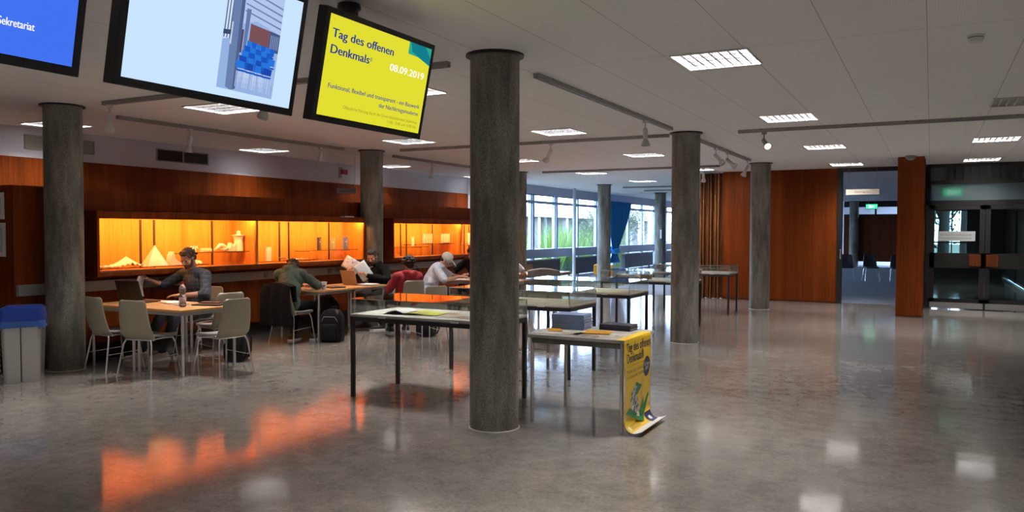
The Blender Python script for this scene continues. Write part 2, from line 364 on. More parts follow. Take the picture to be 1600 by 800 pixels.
for k, (a, b, lb) in enumerate(((20.3, 23.35, 'long dark radiator under the windows behind the white pipe, nearest one'), (24.6, 27.7, 'long dark radiator between the white pipe and the round column'), (29.5, 33.0, 'long dark radiator under the windows right of the blue curtain'), (34.5, 38.0, 'farthest dark radiator beyond the last round column'))):
    t = thing('radiator', lb, 'radiator', (XW + .30, (a + b) / 2, 0), 0, 'radiators under the windows'); hl = (b - a) / 2
    q = MB().box(-.06, .06, -hl, hl, .16, .70)
    for j in range(int(hl * 2 / .10)): q.box(.06, .066, -hl + .01 + j * .1, -hl + .09 + j * .1, .18, .68)
    q.build('panel', rad_m, t); MB().box(-.07, .07, -hl - .01, hl + .01, .70, .73).build('top_grille', GREYMET, t)
    for s in (-1, 1): MB().box(-.04, .04, s * hl * .8 - .02, s * hl * .8 + .02, 0, .16).build('foot', rad_m, t)
o = MB().tube([(-10.45, 24.15, 0), (-10.45, 24.15, HC)], .055, 16).build('white_pipe', pm('pipe_paint', (.55, .6, .7), .4), smooth=True); tag(o, 'pale vertical pipe running floor to ceiling in front of the windows', 'pipe')

# ------------------------------------------------------------------ outside
struct('ground_outside', MB().box(-90, 60, -30, 130, -.30, -.14), pm('gravel_and_turf', (.055, .062, .035), .9, noise_amt=.3, nscale=3))
bl = thing('pavilion_building', 'low white pavilion with dark glass and white posts outside the windows', 'building', (-24, 50, -.14))
MB().box(-2, 0, -25, 25, 2.75, 3.55).build('roof_fascia', pm('white_fascia', (.40, .40, .38), .7), bl)
MB().box(-3, -1.6, -25, 25, 0, 2.75).build('wall', pm('dark_facade', (.012, .020, .018), .5), bl)
for k in range(11): MB().box(-.5, -.15, -24.5 + k * 4.8, -24.1 + k * 4.8, 0, 2.75).build('post', pm('w_post', (.28, .28, .28), .6), bl)
gm = [pm('grass_blade_a', (.075, .19, .020), .7, spec=.1), pm('grass_blade_b', (.13, .25, .035), .7, spec=.1), pm('grass_blade_c', (.22, .28, .08), .7, spec=.1)]
g = MB()
for c in range(34):
    cy = random.uniform(21, 35.5); cx = random.uniform(-15.0, -12.6)
    for k in range(90):
        a = random.uniform(0, 2 * PI); r = random.uniform(.02, .3); h = random.uniform(1.1, 2.25); lean = random.uniform(.1, .7); wd = .018
        bx, by = cx + r * math.cos(a), cy + r * math.sin(a); g.mi = random.choice((0, 0, 1, 1, 2)); pr = None
        for s in range(5):
            q = s / 4; x = bx + lean * math.cos(a) * q * q; y = by + lean * math.sin(a) * q * q; z = -.14 + h * q - .25 * lean * q ** 3
            ww = wd * (1 - q * .95); e = (Vector((x - ww * math.sin(a + .6), y + ww * math.cos(a + .6), z)), Vector((x + ww * math.sin(a + .6), y - ww * math.cos(a + .6), z)))
            e = [g.bm.verts.new(v) for v in e]
            if pr: g._f([pr[0], pr[1], e[1], e[0]])
            pr = e
o = g.build('tall_grass', gm); tag(o, 'tall bright green ornamental grass growing outside the windows', 'grass', kind='stuff')
leafm = [pm('leaf_a', (.03, .06, .022), .7, spec=.1), pm('leaf_b', (.06, .09, .045), .7, spec=.1), pm('leaf_c', (.10, .12, .08), .7, spec=.1)]
bark = pm('bark', (.020, .018, .016), .9, noise_amt=.3, nscale=15)
def tree(loc, h, tr, crown, n, label, cat='tree', low=.35, group=None):
    t = thing('garden_' + cat, label, cat, loc, 0, group)
    tm = MB(); tips = []
    tm.tube([(0, 0, 0), (.05, .02, h * .35), (-.04, .05, h * .7)], tr, 9, radii=[tr, tr * .8, tr * .5])
    for k in range(9):
        a = k * 2.4; z0 = h * random.uniform(low * .6, .65); e = Vector((math.cos(a) * crown * .8, math.sin(a) * crown * .8, z0 + random.uniform(.2, .4) * h))
        tm.tube([(0, 0, z0), Vector((0, 0, z0)).lerp(e, .5) + Vector((0, 0, .1)), e], tr * .3, 6, radii=[tr * .45, tr * .3, tr * .08]); tips.append(e)
    tm.build('trunk', bark, t, smooth=True)
    lm = MB()
    for k in range(n):
        c = random.choice(tips) if random.random() < .6 else Vector((0, 0, h * .75))
        p = c + Vector([random.gauss(0, crown * .33) for _ in range(2)] + [random.gauss(0, h * .13)])
        if p.z < .2 or (loc[0] > -1 and loc[0] + p.x < .05 and loc[1] + p.y < 42.6) or (loc[0] > -1 and loc[1] + p.y < 32.6): continue
        R = Euler([random.uniform(0, 6) for _ in range(3)]).to_matrix(); s = random.uniform(.03, .06) * (3.2 if loc[0] > -2 else 1); lm.mi = random.randrange(3)
        lm.quad(*[p + R @ Vector(v) for v in ((-s, 0, 0), (0, -s * .5, .2 * s), (s, 0, 0), (0, s * .5, .2 * s))])
    f = lm.build('foliage', leafm, t); f['kind'] = 'stuff'
tree((-13.2, 33.0, -.14), 2.6, .05, 1.0, 2600, 'small leafy shrub outside right of the blue curtain', 'shrub')
tree((-13.4, 36.5, -.14), 3.0, .06, 1.1, 2600, 'bare branched leafy shrub outside beside the last round column', 'shrub')
tree((-14.5, 40.0, -.14), 3.2, .06, 1.3, 2600, 'leafy shrub outside at the far end of the windows', 'shrub')
tree((.42, 37, -.14), 7, .24, 1.2, 3500, 'thick trunked tree outside seen through the left glass door', 'tree', .5)
tree((1.35, 43, -.14), 8, .20, 1.3, 3500, 'tree outside seen just right of the thick trunk', 'tree', .5)
tree((-.9, 52, -.14), 8, .2, 2.2, 6000, 'tree farthest out behind the thick trunk beyond the glass door', 'tree', .2)
tree((3.0, 56, -.14), 8, .2, 2.6, 6000, 'bushy tree far right beyond the glass door', 'tree', .2)

# ------------------------------------------------------------------ concrete columns
cl = ['round concrete column standing beside the blue lidded bin', 'round concrete column between the two lit showcases', 'round concrete column just visible right of the big central column', 'round concrete column in front of the windows, left of the blue curtain', 'round concrete column with a white switch strip by the windows', 'last round concrete column in the row by the windows']
cols = [(-8.79, 5.63 + 5.65 * i, cl[i]) for i in range(6)] + [(-3.14, 5.63, 'big round concrete column standing nearest in the middle of the hall'), (-3.14, 11.28, 'round concrete column standing behind the poster table'), (-3.14, 16.93, 'round concrete column standing in front of the teak wall panels'), (-3.14, 39.5, 'round column inside the lecture room beyond the doorway')]
cproto = None
for x, y, lb in cols:
    if cproto is None:
        cproto = thing('concrete_column', lb, 'column', (x, y, 0), 0, 'round concrete columns'); cproto['kind'] = 'thing'
        MB().lathe([(0, 0), (.2, 0), (.201, .3), (.2, 1.5), (.2, HC - .012), (0, HC - .012)], seg=64).build('shaft', CONCRETE, cproto, smooth=True)
        MB().lathe([(.2, HC - .018), (.236, HC - .016), (.236, HC), (.2, HC)], seg=48).build('ceiling_collar', BLACK, cproto, smooth=True)
        MB().lathe([(.202, 0), (.212, 0), (.206, .006), (.202, .006)], seg=48).build('base_joint', pm('pale_sealant', (.5, .48, .44), .7), cproto, smooth=True)
    else:
        c = dup(cproto, lb, (x, y, 0), random.uniform(0, 6))
o = MB().box(-.03, .03, -.02, .02, 0, .32).build('switch_strip', pm('white_switch', (.6, .65, .7), .4), loc=(-8.70, 28.03, 1.35)); tag(o, 'white vertical strip of switches on the column by the windows', 'switch')

# ------------------------------------------------------------------ ceiling lights
LOUV = pm('satin_louvre', (.10, .10, .105), .35, .6)
PANEL = emit('lamp_panel', (1.0, .94, .90), LAMP)
OFFP = pm('lamp_off_panel', (.75, .76, .75), .4)
def troffer(loc, label, on=True, group='square louvred ceiling lights'):
    t = thing('ceiling_light', label, 'ceiling light', loc, 0, group)
    s = .298
    MB().box(-s - .012, s + .012, -s - .012, -s, -.012, .10).box(-s - .012, s + .012, s, s + .012, -.012, .10).box(-s - .012, -s, -s, s, -.012, .10).box(s, s + .012, -s, s, -.012, .10).box(-s, s, -s, s, .085, .10).build('housing', PLASTIC_W, t)
    (MB().quad((-s, -s, .075), (-s, s, .075), (s, s, .075), (s, -s, .075))).build('lamp_panel', PANEL if on else OFFP, t)
    l = MB()
    for k in range(1, 8): x = -s + 2 * s * k / 8; l.box(x - .006, x + .006, -s, s, -.006, .060)
    for k in range(1, 4): y = -s + 2 * s * k / 4; l.box(-s, s, y - .009, y + .009, -.006, .060)
    l.build('louvre', LOUV if on else PLASTIC_W, t)
    return t
LX = (-10.42, -7.30, -4.71, -1.585, .845)
LY = (6.59, 10.32, 14.1, 17.9)
lab = {(3, 0): 'square louvred ceiling light shining nearest, right of the big central column', (3, 1): 'square louvred ceiling light above the middle, second in the right hand row',
       (3, 2): 'square louvred ceiling light third in the right hand row', (3, 3): 'square louvred ceiling light above the lecture room doorway',
       (4, 2): 'square louvred ceiling light above the approach to the glass doors', (4, 3): 'square louvred ceiling light directly before the glass double door',
       (2, 0): 'square louvred ceiling light half hidden behind the yellow screen', (2, 1): 'square louvred ceiling light right of the big column, over the display cases', (2, 2): 'square louvred ceiling light further back over the display cases', (2, 3): 'small looking ceiling light left of the folded partition',
       (1, 0): 'square louvred ceiling light just under the white screen', (1, 1): 'square louvred ceiling light just below the yellow screen', (1, 2): 'ceiling light peeking out right behind the big central column', (1, 3): 'ceiling light far back before the windows',
       (0, 0): 'ceiling light partly hidden by the column beside the blue bin', (0, 1): 'ceiling light behind the showcase wall under the white screen', (0, 2): 'ceiling light behind the showcase wall right of the second column', (0, 3): 'ceiling light just left of the big central column above the showcases'}
tp = troffer((LX[3], LY[0], HC - .0), lab[(3, 0)])
# recesses: the ceiling slab is lowered below the housings by cutting openings
cut = []
def add_light(x, y, lb):
    c = dup(tp, lb, (x, y, HC)); cut.append((x, y)); return c
cut.append((LX[3], LY[0]))
for i, x in enumerate(LX):
    for j, y in enumerate(LY):
        if (i, j) == (3, 0) or (i, j) == (4, 0): continue
        if (i, j) == (4, 1): continue
        add_light(x, y, lab[(i, j)])
for x, y in ((-7.3, 2.8), (-1.58, 2.8), (-7.3, -1.0), (-1.58, -1.0), (3.9, 2.8), (3.9, -1.0), (3.9, 6.6), (6.6, 6.6), (6.6, 10.3), (3.9, 14.1), (3.9, 17.6), (-1.58, -4.8), (6.6, 2.8)):
    add_light(x, y, 'square louvred ceiling light over the part of the hall outside the picture')['group'] = 'ceiling lights beyond the edges of the picture'
add_light(-7.16, 21.35, 'square ceiling light farthest back over the window side of the hall')
add_light(-.9, 24.5, 'added ceiling light inside the vestibule') if False else None
add_light(1.1, 26.0, 'added ceiling light brightening the vestibule behind the glass doors')  # lamp added to brighten the dark vestibule
of = troffer((LX[4] + .02, 10.15, HC), 'unlit square louvred ceiling light at the right edge', on=False, group='square louvred ceiling lights'); cut.append((LX[4] + .02, 10.15))
# cut the holes: rebuild the ceiling as a slab with square openings
def ceiling_with_holes():
    bpy.data.objects.remove(bpy.data.objects['ceiling'], do_unlink=True)
    s = .31; xs = sorted(set([-12, -.12, 12] + [round(v, 3) for x, y in cut for v in (x - s, x + s)])); yy = sorted(set([-8, 32, 42.2] + [round(v, 3) for x, y in cut for v in (y - s, y + s)]))
    m = MB()
    for j in range(len(yy) - 1):
        run = None
        for i in range(len(xs) - 1):
            cx, cy = (xs[i] + xs[i + 1]) / 2, (yy[j] + yy[j + 1]) / 2
            hole = any(abs(cx - x) < s and abs(cy - y) < s for x, y in cut) or (cx > -.12 and cy > 32)
            if not hole:
                if run is None: run = xs[i]
            if run is not None and (hole or i == len(xs) - 2):
                e = xs[i] if hole else xs[i + 1]
                m.quad((run, yy[j], HC), (e, yy[j], HC), (e, yy[j + 1], HC), (run, yy[j + 1], HC)); run = None
    m.box(-12, 12, -8, 32, HC + .12, HC + .3).box(-12, -.12, 32, 42.2, HC + .12, HC + .3)
    return struct('ceiling', m, CEIL)
ceiling_with_holes()

# ------------------------------------------------------------------ tracks and spotlights
def track(x0, y0, x1, y1, label):
    L_ = math.hypot(x1 - x0, y1 - y0); t = thing('lighting_track', label, 'track', ((x0 + x1) / 2, (y0 + y1) / 2, HC), math.atan2(y1 - y0, x1 - x0), 'ceiling lighting tracks')
    MB().box(-L_ / 2, L_ / 2, -.028, -.010, -.045, 0).box(-L_ / 2, L_ / 2, .010, .028, -.045, 0).box(-L_ / 2, L_ / 2, -.01, .01, -.02, 0).build('rail', TRACKM, t)
    for k in range(int(L_ / .6)): MB().box(-L_ / 2 + .3 + k * .6, -L_ / 2 + .325 + k * .6, -.03, .03, -.012, -.002).build('fixing_clip', BLACK, t)
track(-3.16, 6.42, -3.16, 10.6, 'grey lighting track running back from the big central column')
track(-3.16, 11.9, -3.16, 15.9, 'grey lighting track between the poster column and the far right column')
track(-8.17, 11.30, -3.4, 11.30, 'grey lighting track crossing behind the big central column')
track(-2.41, 11.32, 5.0, 11.32, 'long grey lighting track crossing to the right edge')
track(-8.1, 5.66, -3.6, 5.66, 'grey lighting track passing behind the hanging screens')
track(-8.92, 6.41, -8.92, 10.67, 'grey lighting track above the nearer showcase')
track(-8.92, 12.1, -8.92, 16.4, 'grey lighting track above the farther showcase')
track(-8.18, 17.0, -4.0, 17.0, 'grey lighting track far back before the windows')
track(-8.7, 24.0, -3.6, 24.0, 'pale lighting track in the bluish window end of the hall')
track(-8.7, 26.1, -3.6, 26.1, 'farthest pale lighting track by the windows')
def spot(loc, az, tilt, label, bulb=False, wh=True):
    t = thing('spotlight', label, 'spotlight', loc, az, 'track spotlights')
    mt = PLASTIC_W if wh else GREYMET
    MB().box(-.03, .03, -.018, .018, -.075, -.045).tube([(0, 0, -.07), (0, 0, -.17)], .009, 8).build('stem', mt, t)
    R = Matrix.Rotation(tilt, 3, 'X'); J = Vector((0, 0, -.17))
    MB().lathe([(0, .03), (.024, .03), (.03, .015), (.03, -.09), (.022, -.10), (0, -.10)], J, 20, R).build('lamp_body', mt, t, smooth=True)
    h = MB().lathe([(.022, -.10), (.03, -.115), (.055, -.17), (.057, -.19), (.052, -.19), (.03, -.13), (.01, -.125)], J, 24, R).build('lamp_shade', mt, t, smooth=True)
    MB().lathe([(0, -.135), (.028, -.14), (.046, -.178), (0, -.182)], J, 20, R).build('lens', pm('lens', (.75, .74, .70), .15) if not bulb else emit('lit_lens', (1, .95, .85), 1.2), h, smooth=True)
def beam(loc, target, watts, size=62, col=(1, .78, .55)):
    l = bpy.data.lights.new('added_spotlight_beam', 'SPOT'); l.energy = watts; l.color = col; l.spot_size = math.radians(size); l.spot_blend = .9; l.shadow_soft_size = .04
    o = bpy.data.objects.new('added_spotlight_beam', l); COL.objects.link(o); o.location = loc; o.rotation_euler = (Vector(target) - Vector(loc)).to_track_quat('-Z', 'Y').to_euler(); o['kind'] = 'helper'
beam((-4.35, 17.1, 2.76), (-4.05, 19.05, 1.9), 75, 70)  # added beam brightens the teak wall, its fixture stays hidden
ZT = HC
for a in (((-8.0, 5.66), 1.0, .75, 'white spotlight tilted outward above the column beside the bin'),
          ((-8.92, 7.5), 1.6, .2, 'white spotlight on the showcase track above the air vent'),
          ((-8.92, 10.1), 1.6, .25, 'white spotlight near the far end of the nearer showcase track'),
          ((-8.92, 13.4), 1.6, .1, 'white spotlight on the farther showcase track'),
          ((-8.92, 15.6), 1.6, .2, 'white spotlight beside the big central column above the showcase'),
          ((-3.16, 9.5), 1.0, -.05, 'white spotlight hanging straight down from the middle track'),
          ((-5.3, 11.30), 1.1, .7, 'white spotlight tilted right behind the big central column'),
          ((-3.16, 13.15), 1.2, -.8, 'white spotlight tilted left just right of the poster column'),
          ((-3.16, 14.0), 1.2, -.9, 'second white spotlight on the track right of the poster column'),
          ((-3.16, 15.7), 2.3, .5, 'white spotlight at the far column before the teak wall'),
          ((-5.65, 5.66), 1.3, .6, 'white spotlight partly hidden below the white screen')):
    spot((*a[0], ZT), a[1], a[2], a[3])
spot((-4.35, 17.0, ZT), .1, .5, 'unseen white spotlight added as source of the beam on the teak wall')
spot((-2.06, 11.32, ZT), .5, -1.05, 'chrome spotlight with bright lens on the long right track', True, False)

# smoke detector, camera, small things on the ceiling
t = thing('smoke_detector', 'round white smoke detector on the ceiling at upper right', 'smoke detector', (.26, 6.64, HC))
MB().lathe([(0, -.012), (.055, -.012), (.058, 0), (0, 0)], seg=32).lathe([(.05, -.012), (.05, -.035), (.042, -.05), (0, -.052)], seg=32).build('housing', pm('smoke_w', (.66, .66, .56), .5), t, smooth=True)
MB().lathe([(.0505, -.018), (.051, -.018), (.051, -.022), (.0505, -.022)], seg=24).build('ring', BLACK, t)
t = thing('ceiling_sensor', 'small dark sensor dome above the teak pillar', 'sensor', (-.36, 16.5, HC)); MB().lathe([(.0, 0), (.09, 0), (.085, -.05), (.04, -.085), (0, -.09)], seg=24).build('dome', pm('grey_dome', (.25, .24, .22), .4), t, smooth=True)
MB().lathe([(.092, 0), (.096, 0), (.096, -.015), (.092, -.015)], seg=24).build('rim', GREYMET, t)
for x, y, lb in ((-1.35, 17.3, 'flat round detector before the lecture room doorway'), (-9.6, 30.5, 'small round detector on the ceiling by the windows'), (-9.3, 27.6, 'small round detector between the pale tracks by the windows')):
    o = MB().lathe([(0, 0), (.055, 0), (.05, -.03), (.03, -.045), (0, -.045)], seg=24).build('smoke_detector', PLASTIC_W, loc=(x, y, HC), smooth=True); tag(o, lb, 'smoke detector', 'small ceiling detectors')

# vents on the far left wall
for k, (a, b, m_, lb) in enumerate(((6.52, 7.55, pm('beige_slats', (.42, .42, .34), .5), 'beige slatted air vent left of the column on the white wall strip'), (8.62, 9.66, pm('dark_slats', (.05, .05, .05), .5), 'dark slatted air vent on the white wall strip above the showcase'))):
    t = thing('air_vent', lb, 'air vent', (-11.05, (a + b) / 2, 2.82), 0, 'air vents'); h = (b - a) / 2
    MB().box(0, .02, -h, h, -.10, -.085).box(0, .02, -h, h, .085, .10).box(0, .02, -h, -h + .02, -.10, .10).box(0, .02, h - .02, h, -.10, .10).box(0, .02, -.01, .01, -.1, .1).build('frame', pm('vent_frame%d' % k, (.36, .37, .36), .5), t)
    q = MB().box(0, .003, -h, h, -.09, .09)
    for j in range(7): q.obox((.012, 0, -.075 + j * .025), (.016, 2 * h - .03, .004), Matrix.Rotation(.6, 3, 'Y'))
    q.build('slats', m_, t)
t = thing('alarm_sounder', 'small red alarm sounder on a grey bracket on the white wall strip', 'alarm', (-11.05, 13.1, 2.84)); MB().box(0, .04, -.03, .03, -.13, .10).build('bracket', GREYMET, t)
MB().box(.04, .10, -.02, .14, -.05, .05).build('sounder', pm('red', (.35, .01, .02), .4), t)

# ------------------------------------------------------------------ text helper
def text(s, mat, parent, x, z, y=0, size=.05, width=None, align='LEFT', bold=0.0, name='lettering', shear=0, mapf=None):
    cu = bpy.data.curves.new('t', 'FONT'); cu.body = s; cu.size = size; cu.align_x = align; cu.shear = shear; cu.resolution_u = 3
    ob = bpy.data.objects.new('t', cu); COL.objects.link(ob); dg = bpy.context.evaluated_depsgraph_get(); dg.update()
    me = bpy.data.meshes.new_from_object(ob.evaluated_get(dg)); bpy.data.objects.remove(ob, do_unlink=True); bpy.data.curves.remove(cu)
    xs = [v.co.x for v in me.vertices] or [0, 1]; wd = max(xs) - min(xs); k = width / wd if width else 1
    for v in me.vertices:
        px, pz = x + v.co.x * k, z + v.co.y
        v.co = Vector((px, y, pz))
    if bold:
        b2_ = bmesh.new()
        for dx in (-bold, 0, bold):
            n0 = len(b2_.verts); b2_.from_mesh(me); b2_.verts.ensure_lookup_table()
            for v in b2_.verts[n0:]: v.co.x += dx; v.co.z += abs(dx) * .15; v.co.y += dx * .05
        me.clear_geometry(); b2_.to_mesh(me); b2_.free()
    if mapf:
        for v in me.vertices: v.co = mapf(v.co.x, v.co.z)
    me.name = name; me.materials.clear(); me.materials.append(mat)
    o = bpy.data.objects.new(name, me); COL.objects.link(o); o.parent = parent; return o

# ------------------------------------------------------------------ hanging screens
def screen_tv(cy, label, smat):
    t = thing('hanging_screen', label, 'screen', (-3.05, cy, 2.54), 0, None, rot=(.2, 0, PI / 2))
    hw, hh = .5, .28125
    MB().box(-hw - .036, hw + .036, -.03, .035, -hh - .038, hh + .034).build('housing', BLACK, t, bevel=.004)
    MB().box(-hw * .6, hw * .6, .035, .075, -hh * .7, hh * .7).build('back_cover', BLACK, t)
    sc = MB().box(-hw, hw, -.0315, -.0300, -hh, hh).build('display', smat, t)
    Ri = Matrix.Rotation(-.2, 3, 'X')
    q = MB().tube([(0, .06, .0), Ri @ Vector((0, .20, .1)), Ri @ Vector((0, .20, .455))], .03, 14)
    q.lathe([(0, .478), (.07, .478), (.075, .45), (.05, .43), (0, .43)], Vector((0, 0, 0)) + Ri @ Vector((0, .2, 0)), 24, Ri)
    q.obox(Ri @ Vector((0, .2, .40)), (.09, .07, .09), Ri); q.build('ceiling_mount', BLACK, t, smooth=True)
    return t, sc
U = lambda u: (u - .5); V = lambda v: (.5 - v) * .5625
EY = S(226, 222, 50)
t, sc = screen_tv(3.95, 'hanging screen showing the yellow open monument day slide', emit('screen_yellow', EY, 1.0))
tb = emit('text_blue', S(36, 58, 135), 1); tw = emit('text_white', (1, 1, .95), 1); tgm = emit('text_olive', S(140, 140, 50), 1)
text('Tag des offenen', tb, sc, U(.03), V(.215), -.0325, .070, width=.57, bold=.0024)
text('Denkmals', tb, sc, U(.03), V(.375), -.0325, .070, width=.345, bold=.0024)
text('\u00ae', tb, sc, U(.385), V(.345), -.0325, .034, bold=0)
text('08.09.2019', tw, sc, U(.585), V(.375), -.0325, .062, width=.37, bold=.002)
text('Funktional, flexibel und transparent - ein Bauwerk', tb, sc, U(.055), V(.715), -.0325, .038, width=.905, bold=.0006)
text('der Nachkriegsmoderne', tb, sc, U(.535), V(.80), -.0325, .038, width=.425, bold=.0006)
text('\u00d6ffentliche F\u00fchrung durch die Universit\u00e4tsbibliothek Stadtmitte', tgm, sc, U(.21), V(.895), -.0325, .026, width=.75)
text('11:00, 13:00 und 15:00 Uhr', tgm, sc, U(.64), V(.95), -.0325, .026, width=.32)
def flat(parent, uv, mat, y=-.0322, name='graphic'):
    q = MB(); q._f([q.bm.verts.new((U(a), y, V(b))) for a, b in uv]); return q.build(name, mat, parent)
flat(sc, ((.75, .0), (1, 0), (1, .20), (.86, .14), (.75, .135)), emit('teal_light', S(40, 170, 140), 1))
flat(sc, ((.765, 0), (.93, 0), (1, .11), (1, .20), (.79, .10)), emit('teal', S(20, 125, 140), 1), -.0326)
t, sc = screen_tv(2.73, 'hanging screen showing a pale slide with a photo of blue chairs', emit('screen_pale', S(198, 224, 250), 1.05))
C = lambda r, g, b: emit('px_%d_%d_%d' % (r, g, b), S(r, g, b), 1)
P0 = -.0322
flat(sc, ((.503, .03), (.867, .03), (.867, .946), (.503, .933)), C(150, 178, 225), P0)                     # floor of the picture
flat(sc, ((.503, .03), (.867, .03), (.867, .36), (.70, .30), (.503, .42)), C(176, 198, 236), P0 - .0002)     # ceiling
for k, v in enumerate((.05, .11, .17, .23)): flat(sc, ((.62, v + .0), (.867, v + .07), (.867, v + .085), (.62, v + .012)), C(110, 132, 175), P0 - .0004)
flat(sc, ((.505, .10), (.55, .17), (.55, .50), (.505, .52)), C(205, 225, 245), P0 - .0004)
for k in range(3): flat(sc, ((.507 + k * .017, .10), (.513 + k * .017, .12), (.513 + k * .017, .50), (.507 + k * .017, .51)), C(70, 90, 130), P0 - .0006)
flat(sc, ((.503, .44), (.55, .43), (.55, .47), (.503, .48)), C(60, 75, 110), P0 - .0007)
flat(sc, ((.665, .332), (.798, .350), (.795, .53), (.690, .495), (.665, .49)), C(122, 82, 88), P0 - .0006)
flat(sc, ((.795, .348), (.867, .36), (.867, .53), (.795, .53)), C(70, 88, 130), P0 - .0006)
for k in range(5): flat(sc, ((.805 + k * .012, .38), (.810 + k * .012, .38), (.810 + k * .012, .50), (.805 + k * .012, .50)), C(140, 160, 200), P0 - .0008)
flat(sc, ((.600, .40), (.627, .40), (.627, .60), (.600, .60)), C(90, 70, 100), P0 - .0006)
flat(sc, ((.541, .03), (.612, .03), (.617, .917), (.59, .935), (.555, .917)), C(105, 128, 172), P0 - .0010)
flat(sc, ((.590, .03), (.612, .03), (.617, .917), (.60, .93)), C(78, 98, 142), P0 - .0012)
flat(sc, ((.548, .36), (.557, .36), (.557, .55), (.548, .55)), C(190, 205, 230), P0 - .0014)
flat(sc, ((.629, .215), (.657, .215), (.650, .645), (.634, .645)), C(100, 122, 168), P0 - .0010)
for r in range(5):
    for c in range(6 - r // 2):
        s = .016 + .0055 * r; u = .672 + c * (.031 + .006 * r) - .008 * r; v = .51 + r * .047 + c * .004
        if u + s > .867: continue
        cc = C(28, 96 - 6 * r, 205 - 8 * r) if (r + c) % 2 else C(40, 118, 220)
        flat(sc, ((u - s, v - .03), (u + s, v - .025), (u + s * .9, v + .035), (u - s * .9, v + .035)), cc, P0 - .0010 - .0003 * r)
        flat(sc, ((u - s, v + .045), (u + s * .95, v + .045), (u + s * .9, v + .062), (u - s * .6, v + .062)), C(30, 90, 190), P0 - .0011 - .0003 * r)
        for d in (-.8, -.3, .4, .85): flat(sc, ((u + s * d, v + .06), (u + s * d + .003, v + .06), (u + s * d + .004, v + .20), (u + s * d + .001, v + .20)), C(196, 210, 238), P0 - .0009 - .0003 * r)
t, sc = screen_tv(1.51, 'hanging blue screen at the upper left corner with white lettering', emit('screen_blue', S(66, 112, 236), 1.05))
text('Sekretariat', tw, sc, U(.702), V(.812), -.0325, .042, width=.135, bold=.0007)

# ------------------------------------------------------------------ showcases
def showcase(y0, y1, nsplit, label, ends):
    t = thing('wall_showcase_unit', label, 'showcase', (-8.76, y0, 1.04), 0, 'lit teak wall showcases')
    L_ = y1 - y0; D = .52
    MB().box(-D, 0, 0, L_, .772, .79).box(-.02, 0, 0, L_, .70, .772).box(-D, 0, 0, L_, 0, .05).box(-D, -.02, 0, .035, .05, .772).box(-D, -.02, L_ - .035, L_, .05, .772).box(-.02, 0, 0, .035, .05, .70).box(-.02, 0, L_ - .035, L_, .05, .70).build('cabinet', WOOD, t)
    MB().box(-D, -D + .015, .035, L_ - .035, .05, .772).build('back_panel', NICHE_W, t)
    MB().box(-D + .015, -.07, .035, L_ - .035, .05, .054).box(-D + .015, -.02, .035, .039, .054, .77).box(-D + .015, -.02, L_ - .039, L_ - .035, .054, .77).box(-D + .015, -.02, .039, L_ - .039, .766, .77).build('bounce_lining', NICHE_W, t)  # pale lining added to bounce strip light onto the lower back panel
    for k in range(1, nsplit): y = L_ * k / nsplit; MB().box(-D + .015, -.0, y - .02, y + .02, .05, .772).build('divider', NICHE_W, t)
    MB().box(-.06, 0.002, .035, L_ - .035, .05, .065).build('glass_track', pm('dark_alu%d' % int(y0), (.12, .10, .08), .4, .5), t)
    for k in range(nsplit):
        a = L_ * k / nsplit + .04; b = L_ * (k + 1) / nsplit - .03; n = (b - a)
        MB().box(-.02, -.016, a, a + n * .52, .06, .70).box(-.035, -.031, a + n * .48, b, .06, .70).build('glass_pane', GLASS, t)
        for f in (.37, .455, .85): MB().box(-D + .015, -D + .03, a + n * f, a + n * f + .025, .06, .70).build('shelf_rail', pm('rail_black', (.03, .02, .015), .5), t)
        MB().box(-.075, -.045, a + .02, b - .02, .735, .76).build('strip_light', emit('warm_strip', (1.0, .44, .11), NICHE), t)
    return t
sc1 = showcase(6.01, 11.07, 2, 'long lit teak showcase on the wall behind the first table', None)
sc2 = showcase(11.87, 16.70, 2, 'lit teak showcase between the second column and the big central column', None)
SHELF = pm('shelf_edge', (.10, .055, .03), .4)
for y0, y1, z, lb in ((6.10, 7.75, 1.135, 'low glass shelf at the near end of the first showcase'), (7.30, 8.50, 1.30, 'upper shelf with white models in the first showcase'), (8.64, 10.0, 1.135, 'low shelf behind the green hooded person'), (9.75, 11.0, 1.28, 'shelf carrying three books in the first showcase'), (11.98, 13.2, 1.29, 'low shelf at the near end of the second showcase'), (12.8, 14.2, 1.345, 'shelf carrying pale open books in the second showcase'), (14.4, 16.0, 1.30, 'shelf beside the big central column in the second showcase')):
    o = MB().box(-.19, .186, 0, y1 - y0, -.010, 0).build('display_shelf', GLASS, loc=(-9.06, y0, z)); MB().box(.186, .19, 0, y1 - y0, -.010, 0).box(-.20, .10, .1, .115, -.022, -.011).box(-.20, .10, y1 - y0 - .13, y1 - y0 - .115, -.022, -.011).build('shelf_edge', SHELF, o); tag(o, lb, 'shelf', 'showcase shelves')
def model(mb, name, label, loc, cat='model', smooth=False, mat=PORC, rz=0):
    o = mb.build(name, mat, loc=loc, smooth=smooth, rot=(0, 0, rz)); tag(o, label, cat, 'exhibits in the showcases'); return o
XS = -9.02
q = MB(); q.grid(lambda u, v: Vector(((v - .5) * .2, (u - .5) * .26, .006 + .018 * abs(math.sin(u * 9)) * abs(math.sin(v * 6 + 1)))), 24, 10)
model(q, 'folded_paper_model', 'flat crumpled white paper model at the near corner of the showcase', (XS, 6.26, 1.136))
q = MB(); q.grid(lambda u, v: Vector(((v - .5) * .24, (u - .5) * .44, .008 + max(0, .125 * (1 - abs(u - .5) * 2) * (1 - abs(v - .5) * 1.4)) + (.012 * math.sin(u * 40) if v < .1 or v > .9 else 0))), 40, 8)
model(q, 'paper_mountain', 'low wide white folded paper model left of the pyramid', (XS, 6.58, 1.136))
